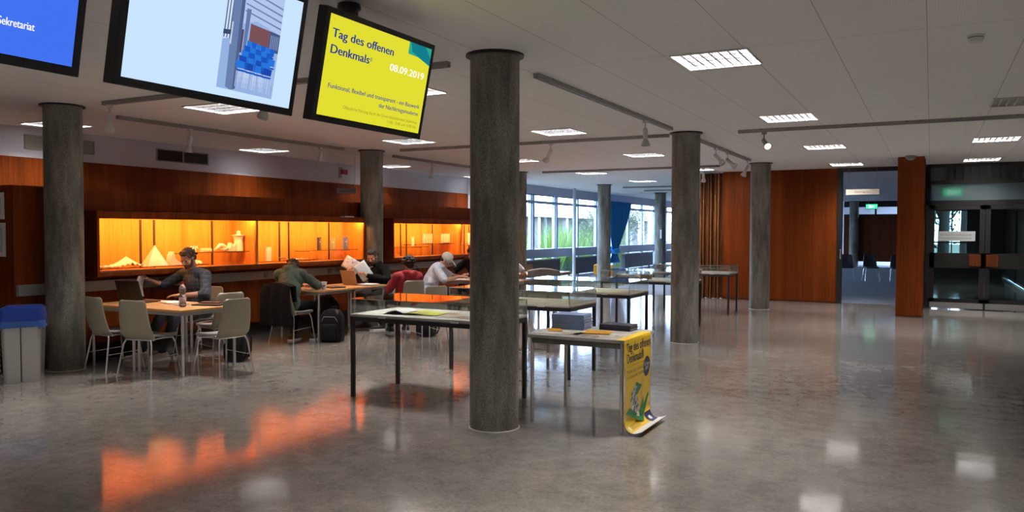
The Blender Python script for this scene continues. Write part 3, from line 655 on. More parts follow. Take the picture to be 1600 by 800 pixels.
model(MB().lathe([(0, .27), (.185, .0), (0, 0)], seg=4), 'paper_pyramid', 'white paper pyramid standing in the showcase', (XS, 7.0, 1.136), rz=.5)
q = MB(); q.prism([(-.14, 0), (.20, 0), (.19, .02), (.0, .03), (-.07, .08), (-.10, .18), (-.135, .12), (-.145, .05)], -.05, .05, Matrix(((0, 0, 1), (1, 0, 0), (0, 1, 0))))
model(q, 'horn_shaped_model', 'white horn shaped paper model right of the pyramid', (XS, 7.36, 1.136))
q = MB(); q.grid(lambda u, v: Vector(((v - .5) * .14, (u - .5) * .28, .01 + .05 * math.sin(PI * u) ** .4 * math.sin(PI * v) + .008 * math.sin(u * 30))), 30, 8)
model(q, 'scalloped_model', 'small scalloped white model low in the showcase left of the seated man', (XS, 7.56, 1.136) if False else (XS, 7.60, 1.136))
q = MB()
for k in range(3): q.tube([(0, -.06 + k * .045, 0), (0, -.055 + k * .045, .06), (0, -.035 + k * .045, .075), (0, -.02 + k * .045, .045)], .009, 8)
model(q, 'branched_model', 'small white branching model behind the seated man\'s hair', (XS, 7.62, 1.301), smooth=True)
q = MB()
for k in range(9): q.lathe([(0, 0), (.028, 0), (.030, .022), (.025, .045), (0, .05)], (0, -.07 + k * .0175, 0), 12)
model(q, 'ribbed_model', 'cream ribbed roller shaped model on the upper shelf', (XS, 7.83, 1.301), mat=pm('cream_model', (.8, .68, .42), .5))
q = MB(); q.tube([(0, -.125, .015), (.02, -.08, .05), (0, -.02, .09), (-.02, .05, .085), (0, .10, .03), (.02, .04, .02), (0, -.02, .035)], .03, 8, radii=[.010, .022, .026, .026, .022, .014, .008])
model(q, 'twisted_loop_model', 'white twisted loop sculpture on the upper shelf', (XS, 8.10, 1.301), smooth=True)
q = MB(); q.prism([(-.06, 0), (.06, 0), (.055, .10), (.02, .05), (-.02, .12), (-.045, .05)], -.04, .04, Matrix(((0, 0, 1), (1, 0, 0), (0, 1, 0))))
model(q, 'pointed_model', 'white jagged model left of the tall white vase', (XS, 8.285, 1.301))
q = MB().lathe([(0, 0), (.075, 0), (.07, .10), (.062, .16), (.075, .20), (.10, .23), (.03, .24), (.025, .26), (.03, .285), (0, .30)], seg=6)
model(q, 'tall_white_vase', 'tall white lidded vase model at the end of the upper shelf', (XS, 8.43, 1.301))
def bookm(w_, h, th): return MB().box(-th / 2, th / 2, -w_ / 2, w_ / 2, 0, h)
def stand_book(label, y, z, w_, h, th, cm, rz=0, g='books in the showcases', stripe=None):
    t = thing('book', label, 'book', (XS, y, z), rz, g)
    MB().box(-th / 2 + .003, th / 2 - .003, -w_ / 2 + .003, w_ / 2, .003, h - .003).build('pages', PAPER, t)
    MB().box(th / 2 - .003, th / 2, -w_ / 2, w_ / 2, 0, h).box(-th / 2, -th / 2 + .003, -w_ / 2, w_ / 2, 0, h).box(-th / 2, th / 2, -w_ / 2, -w_ / 2 + .003, 0, h).build('cover', cm, t)
    if stripe: MB().box(th / 2, th / 2 + .001, w_ * .2, w_ * .25, .02, h - .03).box(th / 2, th / 2 + .001, -w_ * .2, w_ * .1, h * .6, h * .65).build('cover_print', stripe, t)
stand_book('upright white booklet standing on the low shelf behind the green hooded person', 9.02, 1.136, .17, .21, .02, PORC, .35)
stand_book('dark navy book on the three book shelf', 10.17, 1.281, .19, .21, .03, pm('navy', (.03, .03, .09), .5), .5, stripe=PAPER)
stand_book('grey green book standing between the two blue books', 10.50, 1.281, .17, .20, .02, pm('greygreen', (.30, .32, .20), .5), .2, stripe=PAPER)
stand_book('bright blue book at the right end of the book shelf', 10.84, 1.281, .19, .21, .02, pm('brightblue', (.10, .20, .62), .5), .3, stripe=PAPER)
q = MB(); q.grid(lambda u, v: Vector(((v - .5) * .16, (u - .5) * .55, .004 + .012 * abs(math.sin(u * 14 + v * 5)) + (.03 * (1 - u * 5) if u < .2 else 0))), 40, 6)
model(q, 'branching_paper_strip', 'flat white branching paper piece on the low shelf', (XS, 9.55, 1.136))
o = stand_book('narrow white booklet at the near end of the second showcase', 12.86, 1.302, .07, .18, .03, PORC, 0)
def open_book(y, z, lb, rz=0):
    t = thing('open_book', lb, 'book', (XS, y, z), rz, 'open books in the second showcase')
    MB().obox((0, -.09, .10), (.012, .17, .19), Matrix.Rotation(.25, 3, 'Z')).obox((0, .09, .10), (.012, .17, .19), Matrix.Rotation(-.25, 3, 'Z')).build('pages', pm('printed_pages%d' % int(y * 10), (.55, .52, .42), .6, noise_amt=.35, nscale=45), t)
    MB().obox((-.01, -.09, .10), (.004, .18, .20), Matrix.Rotation(.25, 3, 'Z')).obox((-.01, .09, .10), (.004, .18, .20), Matrix.Rotation(-.25, 3, 'Z')).build('cover', pm('greycover%d' % int(y * 10), (.12, .11, .10), .6), t)
open_book(13.35, 1.346, 'first pale open book on the shelf of the second showcase')
open_book(14.02, 1.346, 'open book with a dark stripe on the second showcase shelf')
stand_book('tall pale folder right beside the big central column in the showcase', 15.0, 1.30, .12, .26, .03, PORC, 0)
# small item on top of the first showcase
o = MB().box(-.05, .05, -.12, .12, 0, .02).build('paper_packet', PAPER, loc=(-8.88, 10.72, 1.83)); tag(o, 'small white packet lying on top of the first showcase', 'packet')
# hanging sign above showcase
t = thing('hanging_sign', 'small grey hanging sign above the first showcase beside the column', 'sign', (-10.12, 12.2, 2.38), PI / 2); MB().box(-.01, .01, -.24, .24, -.055, .055).build('board', pm('signgrey', (.30, .28, .26), .5), t)
MB().tube([(0, -.2, .055), (0, -.2, .64)], .003, 6).tube([(0, .2, .055), (0, .2, .64)], .003, 6).build('suspension_wire', GREYMET, t)
sg = bpy.data.materials['black_metal']
text('Schlie\u00dff\u00e4cher', pm('sign_red', (.22, .02, .02), .5), t, -.15, -.018, 0, .05, width=.32, mapf=lambda x, z: Vector((-.0115, -x, z)))
# trunking with sockets
o = struct('trim_5', MB().box(-9.0, -8.955, 5.2, 16.78, .86, .985), TRUNK)
for y, lb in ((6.75, 'dark socket on the trunking left of the seated man in the plaid shirt'), (7.05, 'dark socket on the trunking behind the lifted sheet of paper'), (8.9, 'socket on the trunking left of the green hooded person, first of the pair'), (9.1, 'socket on the trunking at the green hooded person, second of the pair'), (10.35, 'socket on the trunking behind the silver laptop, first of the pair'), (10.55, 'socket on the trunking behind the silver laptop, second of the pair'), (12.5, 'socket on the trunking left of the red hoodie, first of the pair'), (12.7, 'socket on the trunking left of the red hoodie, second of the pair')):
    so = MB().box(0, .008, -.04, .04, -.04, .04).lathe([(0, .002), (.02, .0022), (.022, .009), (.026, .012), (0.026, .0)], (.0, 0, 0), 16, Matrix(((0, 0, 1), (0, 1, 0), (-1, 0, 0)))).build('wall_socket', pm('socket', (.20, .19, .18), .4) if y == 6.75 else bpy.data.materials['socket'], loc=(-8.954, y, .92)); tag(so, lb, 'socket', 'power sockets on the trunking')

for y, lb in ((10.55, 'black plug lead curving out of the socket behind the silver laptop'), (12.7, 'black plug lead curving out of the socket left of the red hoodie')):
    o = MB().tube([(0, 0, 0), (.05, .0, .01), (.07, .08, .0), (.06, .16, -.06), (.05, .20, -.14)], .006, 6).build('power_lead', BLACK, loc=(-8.945, y, .92), smooth=True); tag(o, lb, 'cable', 'plug leads')
# papers on the end of the partition
for k, (x0, x1, z0, z1, lb) in enumerate(((-9.60, -9.16, 1.72, 2.02, 'upper white notice on the wooden wall end at the left edge'), (-9.60, -9.14, 1.30, 1.68, 'large white poster on the wooden wall end at the left edge'))):
    o = MB().box(x0, x1, 5.165, 5.178, z0, z1).build('wall_notice', PAPER); tag(o, lb, 'notice')
    MB().box(x0 + .04, x1 - .04, 5.163, 5.165, z0 + .05, z1 - .06).build('print', pm('pale_print%d' % k, (.55, .57, .62), .6, noise_amt=.3, nscale=30), o)

# ------------------------------------------------------------------ bins
t = thing('waste_bin', 'steel waste bin with blue lid and blue liner beside the column', 'bin', (-8.50, 4.98, 0), H(-50))
def rr(hw, hd, r, n=5):
    P_ = []
    for cx, cy, a0 in ((hw - r, hd - r, 0), (-hw + r, hd - r, PI / 2), (-hw + r, -hd + r, PI), (hw - r, -hd + r, 1.5 * PI)):
        for k in range(n + 1): a = a0 + PI / 2 * k / n; P_.append((cx + r * math.cos(a), cy + r * math.sin(a)))
    return P_
def loft(levels):
    m = MB(); rings = []
    for hw, hd, r, z in levels: rings.append([m.bm.verts.new((x, y, z)) for x, y in rr(hw, hd, r)])
    for A, B in zip(rings, rings[1:]):
        for k in range(len(A)): m._f([A[k], A[(k + 1) % len(A)], B[(k + 1) % len(A)], B[k]])
    m._f(rings[0][::-1]); m._f(rings[-1]); return m
STEEL = pm('brushed_steel', (.66, .66, .65), .30, .85)
loft([(.165, .15, .05, .0), (.168, .152, .05, .012), (.190, .165, .05, .60)]).build('body', STEEL, t, smooth=True)
MB().box(-.004, .004, -.168, -.150, .012, .60).build('seam_strip', pm('seam', (.02, .01, .03), .4), t)
BLUE = pm('blue_plastic', (.015, .05, .33), .35)
loft([(.20, .175, .06, .63), (.205, .18, .06, .66), (.19, .165, .06, .78), (.16, .14, .05, .80)]).build('lid', BLUE, t, smooth=True)
q = MB(); P1 = rr(.198, .172, .05, 8); n = len(P1)
rings = []
for j, (z, s) in enumerate(((.655, 1.02), (.63, 1.05), (.60, 1.06), (.575, 1.07))):
    rings.append([q.bm.verts.new((x * (s + .012 * math.sin(k * 2.3 + j)), y * (s + .012 * math.sin(k * 2.3 + j)), z + .014 * math.sin(k * 1.7) * (j / 3))) for k, (x, y) in enumerate(P1)])
for A, B in zip(rings, rings[1:]):
    for k in range(n): q._f([A[k], A[(k + 1) % n], B[(k + 1) % n], B[k]])
lin = pm('blue_liner', (.05, .12, .40), .25); q.build('bin_liner', lin, t, smooth=True)
t = thing('slatted_bin', 'grey slatted square bin behind the blue lidded bin at the left edge', 'bin', (-9.02, 4.72, 0), H(-40))
m = MB().box(-.20, .20, -.20, .20, 0, .84)
for k in range(14): m.box(-.21, .21, -.21, .21, .04 + k * .058, .075 + k * .058)
m.build('slatted_body', pm('grey_weave', (.24, .24, .24), .5), t)
MB().box(-.215, .215, -.215, -.17, .84, .87).box(-.215, .215, .17, .215, .84, .87).box(-.215, -.17, -.17, .17, .84, .87).box(.17, .215, -.17, .17, .84, .87).build('rim', GREYMET, t)

# ------------------------------------------------------------------ study tables
def table(loc, label, group='beech study tables', w_=.80, d=.80):
    t = thing('study_table', label, 'table', loc, 0, group); a, b = w_ / 2, d / 2
    MB().box(-a, a, -b, b, .705, .73).build('tabletop', TABLE_W, t, bevel=.003)
    MB().box(-a + .02, a - .02, -b + .02, -b + .04, .665, .705).box(-a + .02, a - .02, b - .04, b - .02, .665, .705).box(-a + .02, -a + .04, -b + .04, b - .04, .665, .705).box(a - .04, a - .02, -b + .04, b - .04, .665, .705).build('apron_frame', GREYMET, t)
    for sx in (-1, 1):
        for sy in (-1, 1): MB().tube([(sx * (a - .04), sy * (b - .04), 0), (sx * (a - .04), sy * (b - .04), .705)], .018, 14).build('leg', CHROME, t, smooth=True)
    return t
t1 = table((-7.56, 6.29, 0), 'square beech table with the water bottle, nearest the camera')
dup(t1, 'square beech table carrying the open laptop beside the column', (-8.37, 6.29, 0))
dup(t1, 'beech table with the paper cup before the green hooded person', (-8.20, 9.18, 0))
dup(t1, 'beech table with the silver laptop before the bearded man in black', (-8.20, 9.99, 0))
dup(t1, 'beech table the person in the white cap writes on', (-7.55, 12.38, 0))
dup(t1, 'beech table end seen at the left of the big central column', (-6.74, 12.38, 0))
dup(t1, 'beech table half hidden behind the big central column, by the grey jacket', (-7.30, 14.60, 0))
dup(t1, 'beech table ending right of the grey draped jacket before the windows', (-7.30, 15.41, 0))

# ------------------------------------------------------------------ chairs
SHELL = pm('beige_shell', (.33, .295, .215), .42, noise_amt=.04, nscale=200); SEATM = pm('grey_seat', (.30, .30, .29), .5)
def hwf(v):
    b = .212 - .036 * max(0, v - .2) / .8
    if v > .91: b -= .035 * (1 - math.sqrt(max(0, 1 - ((v - .91) / .09) ** 2)))
    if v < .14: b -= .05 * (1 - math.sqrt(max(0, 1 - ((.14 - v) / .14) ** 2)))
    return b
def chair(loc, rz, label, group='beige shell chairs', sm=None, stm=None, cm=None):
    t = thing('shell_chair', label, 'chair', loc, rz, group); cm = cm or CHROME
    MB().grid(lambda u, v: Vector(((u * 2 - 1) * hwf(v), -.185 - .085 * v - .02 * math.sin(PI * v) + .03 * (u * 2 - 1) ** 2 + (.05 * (1 - v / .18) ** 2 if v < .18 else 0), .405 + .445 * v)), 14, 26).build('backrest', sm or SHELL, t, smooth=True, solid=.012)
    def sf(u, v):
        x = (u * 2 - 1) * (.175 + .03 * math.sin(min(1, v * 1.4) * PI / 2) - (.05 * (1 - math.sqrt(max(0, 1 - ((v - .85) / .15) ** 2))) if v > .85 else 0))
        return Vector((x, -.17 + .40 * v, .452 - .012 * math.sin(PI * v) + .012 * (u * 2 - 1) ** 2 - (.03 * ((v - .75) / .25) ** 2 if v > .75 else 0)))
    MB().grid(sf, 12, 16).build('seat', stm or SEATM, t, smooth=True, solid=.026)
    fr = MB()
    for s in (-1, 1): fr.tube([(s * .165, -.17, .412), (s * .175, .0, .420), (s * .165, .17, .412)], .009, 8)
    fr.tube([(-.165, -.17, .412), (.165, -.17, .412)], .009, 8).tube([(-.165, .16, .412), (.165, .16, .412)], .009, 8)
    fr.build('seat_frame', cm, t, smooth=True)
    for sx in (-1, 1):
        MB().tube([(sx * .165, -.16, .415), (sx * .19, -.175, .36), (sx * .235, -.235, 0)], .0095, 9).build('leg', cm, t, smooth=True)
        MB().tube([(sx * .165, .16, .415), (sx * .19, .175, .36), (sx * .225, .225, 0)], .0095, 9).build('leg', cm, t, smooth=True)
    for sx in (-1, 1): MB().tube([(sx * .21, -.20, .20), (sx * .205, .19, .22)], .004, 6).build('side_brace', cm, t)
    return t
ch = chair((-7.61, 5.83, 0), H(-9), 'beige chair seen from behind pushed up to the nearest table')
dup(ch, 'beige chair tucked in between the column and the nearest table', (-8.30, 5.90, 0), H(7))
dup(ch, 'beige chair at the right side of the nearest table, turned left', (-7.02, 6.32, 0), H(-87))
dup(ch, 'beige chair half hidden behind the chair at the right table side', (-7.74, 6.92, 0), H(-80))
dup(ch, 'chair under the man in the dark plaid shirt', (-8.51, 7.27, 0), H(180))
dup(ch, 'chair with a black coat under the green hooded person', (-8.06, 8.52, 0), H(0))
dup(ch, 'chair under the bearded man in black', (-8.28, 10.78, 0), H(184))
dup(ch, 'beige chair under the person in the red hoodie', (-7.14, 9.98, 0), H(-70))
dup(ch, 'empty beige chair standing right of the red hoodie', (-6.20, 9.16, 0), H(-70))
dup(ch, 'chair with a black puffer jacket under the person in the cap', (-7.84, 11.66, 0), H(45))
dup(ch, 'chair under the person in the dark pullover beside the big column', (-7.80, 13.16, 0), H(180))
dup(ch, 'chair hidden behind the big column under the person with bare forearm', (-7.42, 13.64, 0), H(0))
dup(ch, 'chair draped with a grey jacket at the far beech table', (-6.76, 14.02, 0), H(-35))
bc = chair((-7.95, 16.0, 0), H(120), 'brown chair facing the hall at the far beech table', sm=pm('brown_shell', (.20, .13, .09), .5))
dc = chair((-1.72, 28.4, 0.006), H(165), 'dark chair in the middle of the lecture room doorway', 'dark chairs in the lecture room', pm('dark_shell', (.03, .035, .045), .5), pm('dark_seat', (.03, .035, .045), .5))
dup(dc, 'dark chair at the left of the lecture room doorway', (-2.45, 28.3, 0.006), H(170), 'dark chairs in the lecture room')
dup(dc, 'dark chair at the right of the lecture room doorway', (-.95, 28.5, 0.006), H(175), 'dark chairs in the lecture room')

# ------------------------------------------------------------------ display cases
def vitrine(loc, label):
    t = thing('display_case', label, 'display case', loc, 0, 'glass topped display cases'); a, b = .76, .38
    MB().box(-a, a, -b, -b + .035, .735, .785).box(-a, a, b - .035, b, .735, .785).box(-a, -a + .035, -b + .035, b - .035, .735, .785).box(a - .035, a, -b + .035, b - .035, .735, .785).build('frame', STEEL_D, t)
    for sx in (-1, 1):
        for sy in (-1, 1): MB().box(sx * (a - .0175) - .0175, sx * (a - .0175) + .0175, sy * (b - .0175) - .0175, sy * (b - .0175) + .0175, 0, .735).build('leg', STEEL_D, t)
    MB().box(-a, a, -b, b, .785, .803).build('display_board', CREAM if label.find('cream') >= 0 else BOARD, t)
    MB().box(-a - .004, a + .004, -b - .004, b + .004, .776, .786).build('edge_strip', GREYMET, t)
    g_ = MB().box(-a, a, -b, b, .945, .951).box(-a, a, -b, -b + .005, .803, .945).box(-a, a, b - .005, b, .803, .945).box(-a, -a + .005, -b + .005, b - .005, .803, .945).box(a - .005, a, -b + .005, b - .005, .803, .945)
    g_.build('glass_cover', CASEG, t)
    e = MB()
    for sx in (-1, 1):
        for sy in (-1, 1): e.box(sx * (a - .003) - .003, sx * (a - .003) + .003, sy * (b - .003) - .003, sy * (b - .003) + .003, .803, .951)
    e.box(-a, a, -b - .002, -b + .001, .944, .952); e.build('glass_edge', pm('glass_edge%d' % int(loc[1] * 10), (.25, .30, .28), .3), t)
    for x in (-.42, .38): MB().box(x, x + .08, -b - .014, -b - .004, .776, .790).build('lock_clip', pm('clip', (.7, .7, .7), .4) if x < 0 else bpy.data.materials['clip'], t)
VY = (6.365, 8.135, 10.04, 12.88, 15.72)
vl = ('glass display case with the open yellow magazine, partly behind the big column', 'cream lined glass display case just right of the big column', 'cream lined glass display case behind it, ending at the stacked books', 'glass display case holding a thick open old book', 'glass display case farthest back, ending before the teak wall')
for y, lb in zip(VY, vl): vitrine((-4.165, y, 0), lb)
def flat_sheet(x, y, z, w_, d, rz, mat, label, cat='paper', name='printed_sheet', group=None, curl=.0):
    q = MB(); q.grid(lambda u, v: Vector(((u - .5) * w_, (v - .5) * d, .002 + curl * (abs(u - .5) * 2) ** 2)), 8, 6)
    o = q.build(name, mat, loc=(x, y, z), rot=(0, 0, rz), solid=.0015); tag(o, label, cat, group); return o
def printed(name, col, ink, sc_=8, amt=.5):
    m, t, p = base(name); L = t.links.new; tcn = t.nodes.new('ShaderNodeTexCoord'); n = t.nodes.new('ShaderNodeTexNoise'); n.inputs['Scale'].default_value = sc_; n.inputs['Detail'].default_value = 4; L(tcn.outputs['Object'], n.inputs['Vector'])
    rp = t.nodes.new('ShaderNodeValToRGB'); rp.color_ramp.elements[0].position = amt; rp.color_ramp.elements[0].color = (*col, 1); rp.color_ramp.elements[1].position = amt + .1; rp.color_ramp.elements[1].color = (*ink, 1)
    L(n.outputs[0], rp.inputs[0]); L(rp.outputs[0], p.inputs['Base Color']); p.inputs['Roughness'].default_value = .5; return m
# magazine in case 1
t = thing('open_magazine', 'open magazine with yellow page lying in the nearest display case', 'magazine', (-4.42, 6.28, .804), .15)
q = MB(); q.grid(lambda u, v: Vector((-.22 + u * .21, (v - .5) * .29, .004 + .035 * math.sin(u * PI * .9) ** 1.2)), 12, 4); q.build('left_page', PAPER, t, smooth=True, solid=.004)
q = MB(); q.grid(lambda u, v: Vector((u * .34, (v - .5) * .29, .006 + .020 * math.sin(PI * min(1, u * 1.6)) * (1 - u))), 12, 4); q.build('yellow_page', printed('mag_yellow', (.72, .68, .10), (.35, .33, .25), 9, .62), t, smooth=True, solid=.004)
MB().box(-.225, -.02, -.15, .15, 0, .003).box(-.02, .345, -.15, .15, 0, .003).build('cover', pm('mag_dark', (.04, .04, .05), .4), t)
flat_sheet(-3.85, 6.33, .804, .52, .38, .05, printed('map_print', (.62, .56, .50), (.42, .24, .18), 5, .52), 'brownish printed map lying in the nearest display case', name='map_sheet', cat='map')
flat_sheet(-4.72, 6.48, .804, .26, .20, .2, PAPER, 'white leaflet in the back corner of the nearest display case', name='leaflet', cat='leaflet')
flat_sheet(-4.1, 8.1, .804, 1.2, .55, .02, pm('parchment', (.72, .64, .44), .6, noise_amt=.1, nscale=6), 'large yellowish sheet in the cream case right of the big column', name='parchment_sheet')
flat_sheet(-4.0, 10.02, .804, 1.1, .5, -.03, pm('parchment_b', (.68, .60, .44), .6, noise_amt=.1, nscale=6), 'large beige sheet in the case behind the stacked books', name='parchment_sheet')
t = thing('antique_book', 'thick open old book lying in the fourth display case', 'book', (-4.55, 12.85, .804), .1)
for s in (-1, 1):
    q = MB(); q.grid(lambda u, v: Vector((s * u * .24, (v - .5) * .34, .012 + .05 * math.sin(PI * (.15 + .85 * u)) ** .7)), 12, 4); q.build('page_block', pm('aged_pages', (.50, .40, .28), .7) if s < 0 else bpy.data.materials['aged_pages'], t, smooth=True, solid=.01)
MB().box(-.26, .26, -.18, .18, 0, .012).build('cover', pm('leather', (.16, .07, .04), .5), t)
for k, (x, y, s, lb) in enumerate(((-4.22, 12.80, .16, 'brown box beside the open old book'), (-3.72, 12.84, .14, 'small pale wooden box right in the fourth display case'), (-3.52, 12.84, .16, 'small brown box at the right end of the fourth display case'), (-4.1, 15.72, .12, 'small pale box in the farthest display case'))):
    t = thing('small_box', lb, 'box', (x, y, .804), .2 * k, 'small boxes in the display cases')
    bm_ = pm('box_card%d' % k, ((.26, .15, .09), (.62, .45, .25), (.30, .20, .14), (.6, .5, .38))[k], .6)
    MB().box(-s / 2, s / 2, -s * .4, s * .4, 0, s * .38).build('body', bm_, t, bevel=.004); MB().box(-s / 2 - .004, s / 2 + .004, -s * .4 - .004, s * .4 + .004, s * .38, s * .46).build('lid', bm_, t, bevel=.003)

# ------------------------------------------------------------------ poster table
t = thing('poster_table', 'small grey table with chrome legs carrying books and the yellow poster', 'table', (-2.545, 6.27, 0))
a, b = .43, .38
MB().box(-a, a, -b, b, .715, .742).build('tabletop', pm('grey_laminate', (.42, .41, .38), .4), t, bevel=.003)
MB().box(-a + .03, a - .03, -b + .02, -b + .04, .67, .715).box(-a + .03, a - .03, b - .04, b - .02, .67, .715).box(-a + .02, -a + .04, -b + .04, b - .04, .67, .715).box(a - .04, a - .02, -b + .04, b - .04, .67, .715).build('apron_frame', pm('olive_metal', (.10, .095, .075), .5), t)
for sx in (-1, 1):
    for sy in (-1, 1): MB().tube([(sx * (a - .035), sy * (b - .035), 0), (sx * (a - .035), sy * (b - .035), .715)], .016, 14).build('leg', CHROME, t, smooth=True)
bcov = pm('blue_grey_cover', (.17, .25, .46), .4); bt = pm('book_top', (.33, .40, .52), .35)
b0 = None
names = ['lowest blue book of the stack', 'second blue book from the bottom of the stack', 'third blue book from the bottom of the stack', 'third blue book from the top of the stack', 'second blue book from the top of the stack', 'topmost blue book of the stack on the poster table']
for k in range(6):
    loc = (-2.80 + random.uniform(-.004, .004), 6.44 + random.uniform(-.004, .004), .743 + k * .0215)
    if b0 is None:
        b0 = thing('catalogue', names[0] + ' on the poster table', 'book', loc, .05, 'stacked blue books')
        MB().box(-.145, .143, -.115, .113, .002, .019).build('pages', PAPER, b0); MB().box(-.15, .15, -.12, .12, 0, .002).box(-.15, .15, -.12, .12, .019, .021).box(-.15, .15, -.12, -.117, .002, .019).build('cover', [bcov], b0)
    else: dup(b0, names[k] + ('' if k == 5 else ' on the poster table'), loc, .05 + random.uniform(-.02, .02))
for k in range(2):
    t = thing('dark_book', ['lower thick dark book beside the yellow poster', 'upper thick dark book beside the yellow poster'][k], 'book', (-2.40, 6.54, .743 + k * .025), -.08 + .03 * k, 'dark books on the poster table')
    MB().box(-.142, .138, -.09, .088, .003, .021).build('pages', pm('greypage%d' % k, (.4, .38, .36), .6), t)
    MB().box(-.145, .145, -.095, .095, 0, .003).box(-.145, .145, -.095, .095, .021, .024).box(-.145, .145, -.095, -.09, .003, .021).build('cover', pm('dkcover%d' % k, (.02, .02, .035), .4), t)
flat_sheet(-2.78, 6.12, .743, .42, .30, .1, printed('map_bw', (.62, .60, .52), (.35, .34, .30), 14, .55), 'large line drawing sheet on the left of the poster table', name='drawing_sheet')
flat_sheet(-2.87, 6.22, .7465, .12, .22, .5, pm('orange_print', (.75, .36, .03), .5), 'orange leaflet sticking out under the drawing sheet', name='leaflet', cat='leaflet')
flat_sheet(-2.50, 6.06, .743, .28, .22, -.2, printed('photo_sheet', (.45, .42, .40), (.15, .13, .12), 10, .5), 'grey photo leaflet at the front of the poster table', name='leaflet', cat='leaflet')
flat_sheet(-2.28, 6.14, .7435, .26, .22, .3, printed('photo_sheet_b', (.6, .55, .5), (.2, .15, .12), 12, .52), 'mixed colour leaflet beside the yellow poster', name='leaflet', cat='leaflet')
for k, (x, y, lb) in enumerate(((-2.46, 6.22, 'upper yellow pencil packet in the middle of the table'), (-2.44, 6.12, 'lower yellow pencil packet in the middle of the table'))):
    o = MB().box(-.11, .11, -.03, .03, 0, .014).build('yellow_packet', pm('yp%d' % k, (.80, .42, .04), .5), loc=(x, y, .750), rot=(0, 0, .1 + .1 * k), bevel=.004); tag(o, lb, 'packet', 'yellow packets')
# hanging poster, draped over the table's side and curling on the floor
PX = -2.105; PY0, PW = 5.86, .64
def pos(s, yy):     # s = distance down the sheet from the table edge (m), yy across
    if s < 0: return Vector((PX + s - .006, yy, .747))
    if s < .02: a = s / .02 * PI / 2; return Vector((PX - .006 + .010 * math.sin(a), yy, .737 + .010 * math.cos(a)))
    if s < .66: return Vector((PX + .004 + .006 * math.sin((s) * 7 + yy * 3), yy, .737 - (s - .02)))
    L0 = s - .66; r = .075; a = min(L0 / r, PI * .62)
    e = L0 - a * r
    return Vector((PX + .006 + r * (1 - math.cos(a)) + e * math.sin(a), yy, .097 - r * math.sin(a) - e * math.cos(a) if a < PI / 2 else .097 - r * math.sin(a) - e * math.cos(a)))
pt = thing('event_poster', 'yellow event poster draped over the table edge and curling onto the floor', 'poster', (0, 0, 0))
q = MB(); q.grid(lambda u, v: pos(-.07 + v * .92, PY0 + u * PW), 16, 60); q.build('sheet', pm('poster_yellow', (.80, .52, .02), .4), pt, smooth=True)
def P(y, s, off=.0015):
    p = pos(s, y); d = (pos(s + .002, y) - pos(s - .002, y)).normalized(); n = d.cross(Vector((0, 1, 0)))
    return p + n * off
pgr = MB()
def pp(pts, mat, off=.0015, name='graphic'):
    q = MB(); vs = []
    n = len(pts)
    q._f([q.bm.verts.new(P(PY0 + u * PW, v * .85, off)) for u, v in pts]); return q.build(name, mat, pt)
def ptext(s, u, v, size, width, mat, bold=0): text(s, mat, pt, u * PW, 0, size=size, width=width, bold=bold, mapf=lambda x, z: P(PY0 + x, v * .85 - z, .002))
navy = pm('poster_navy', (.02, .025, .10), .5); dgrey = pm('poster_dark', (.06, .055, .04), .5); green = pm('poster_green', (.03, .16, .05), .5); pgw = pm('poster_white', (.78, .77, .74), .5); photo = printed('poster_photo', (.45, .44, .42), (.08, .08, .07), 25, .48)
ptext('Tag des offenen', .07, .135, .105, .56, navy, .0014); ptext('Denkmals\u00ae', .07, .235, .105, .39, navy, .0014)
pp(((.05, .27), (.80, .27), (.80, .273), (.05, .273)), dgrey)
ptext('Modern(e): Umbr\u00fcche', .06, .335, .045, .45, dgrey); ptext('in Kunst und Architektur', .04, .385, .045, .50, dgrey)
q = MB(); q._f([q.bm.verts.new(P(PY0 + PW * .82 + .085 * math.cos(k * PI / 12), .85 * .335 + .085 * math.sin(k * PI / 12), .002)) for k in range(24)]); q.build('date_disc', navy, pt)
ptext('8. Sept.', .725, .325, .042, .13, pgw, .001); ptext('2019', .76, .37, .042, .085, pgw, .001)
pp(((.40, .44), (.64, .50), (.30, .64), (.20, .60)), green); pp(((.03, .70), (.18, .66), (.60, .80), (.58, .86)), green); pp(((.60, .86), (.48, .80), (.72, .62), (.76, .70), (.92, .60), (.96, .63), (.70, .80)), green, .002)
pp(((.22, .52), (.36, .46), (.46, .50), (.28, .60), (.20, .62)), photo, .0022); pp(((.20, .60), (.44, .56), (.56, .66), (.55, .80), (.26, .74)), photo, .002); pp(((.28, .66), (.50, .64), (.55, .76), (.52, .81), (.28, .75)), pgw, .0025)
pp(((.62, .42), (.70, .44), (.68, .60), (.72, .66), (.68, .68), (.62, .60)), pm('pgold', (.60, .45, .15), .5), .0022)
q = MB(); q.grid(lambda u, v: P(PY0 + u * PW, .85 * (.90 + v * .098), .002), 10, 10); q.build('white_footer', pgw, pt)
q = MB(); q.grid(lambda u, v: P(PY0 + PW * (.72 + u * .26), .85 * (.79 + v * .13), .003), 6, 8); q.build('navy_badge', navy, pt)
q = MB(); q._f([q.bm.verts.new(P(PY0 + PW * .84 + .03 * math.cos(k * PI / 8), .85 * .86 + .022 * math.sin(k * PI / 8), .004)) for k in range(16)]); q.build('badge_mark', pgw, pt)
pp(((.06, .83), (.11, .83), (.11, .875), (.06, .875)), pgw)
for k in range(4): pp(((.14, .825 + k * .014), (.45, .825 + k * .014), (.45, .829 + k * .014), (.14, .829 + k * .014)), dgrey)

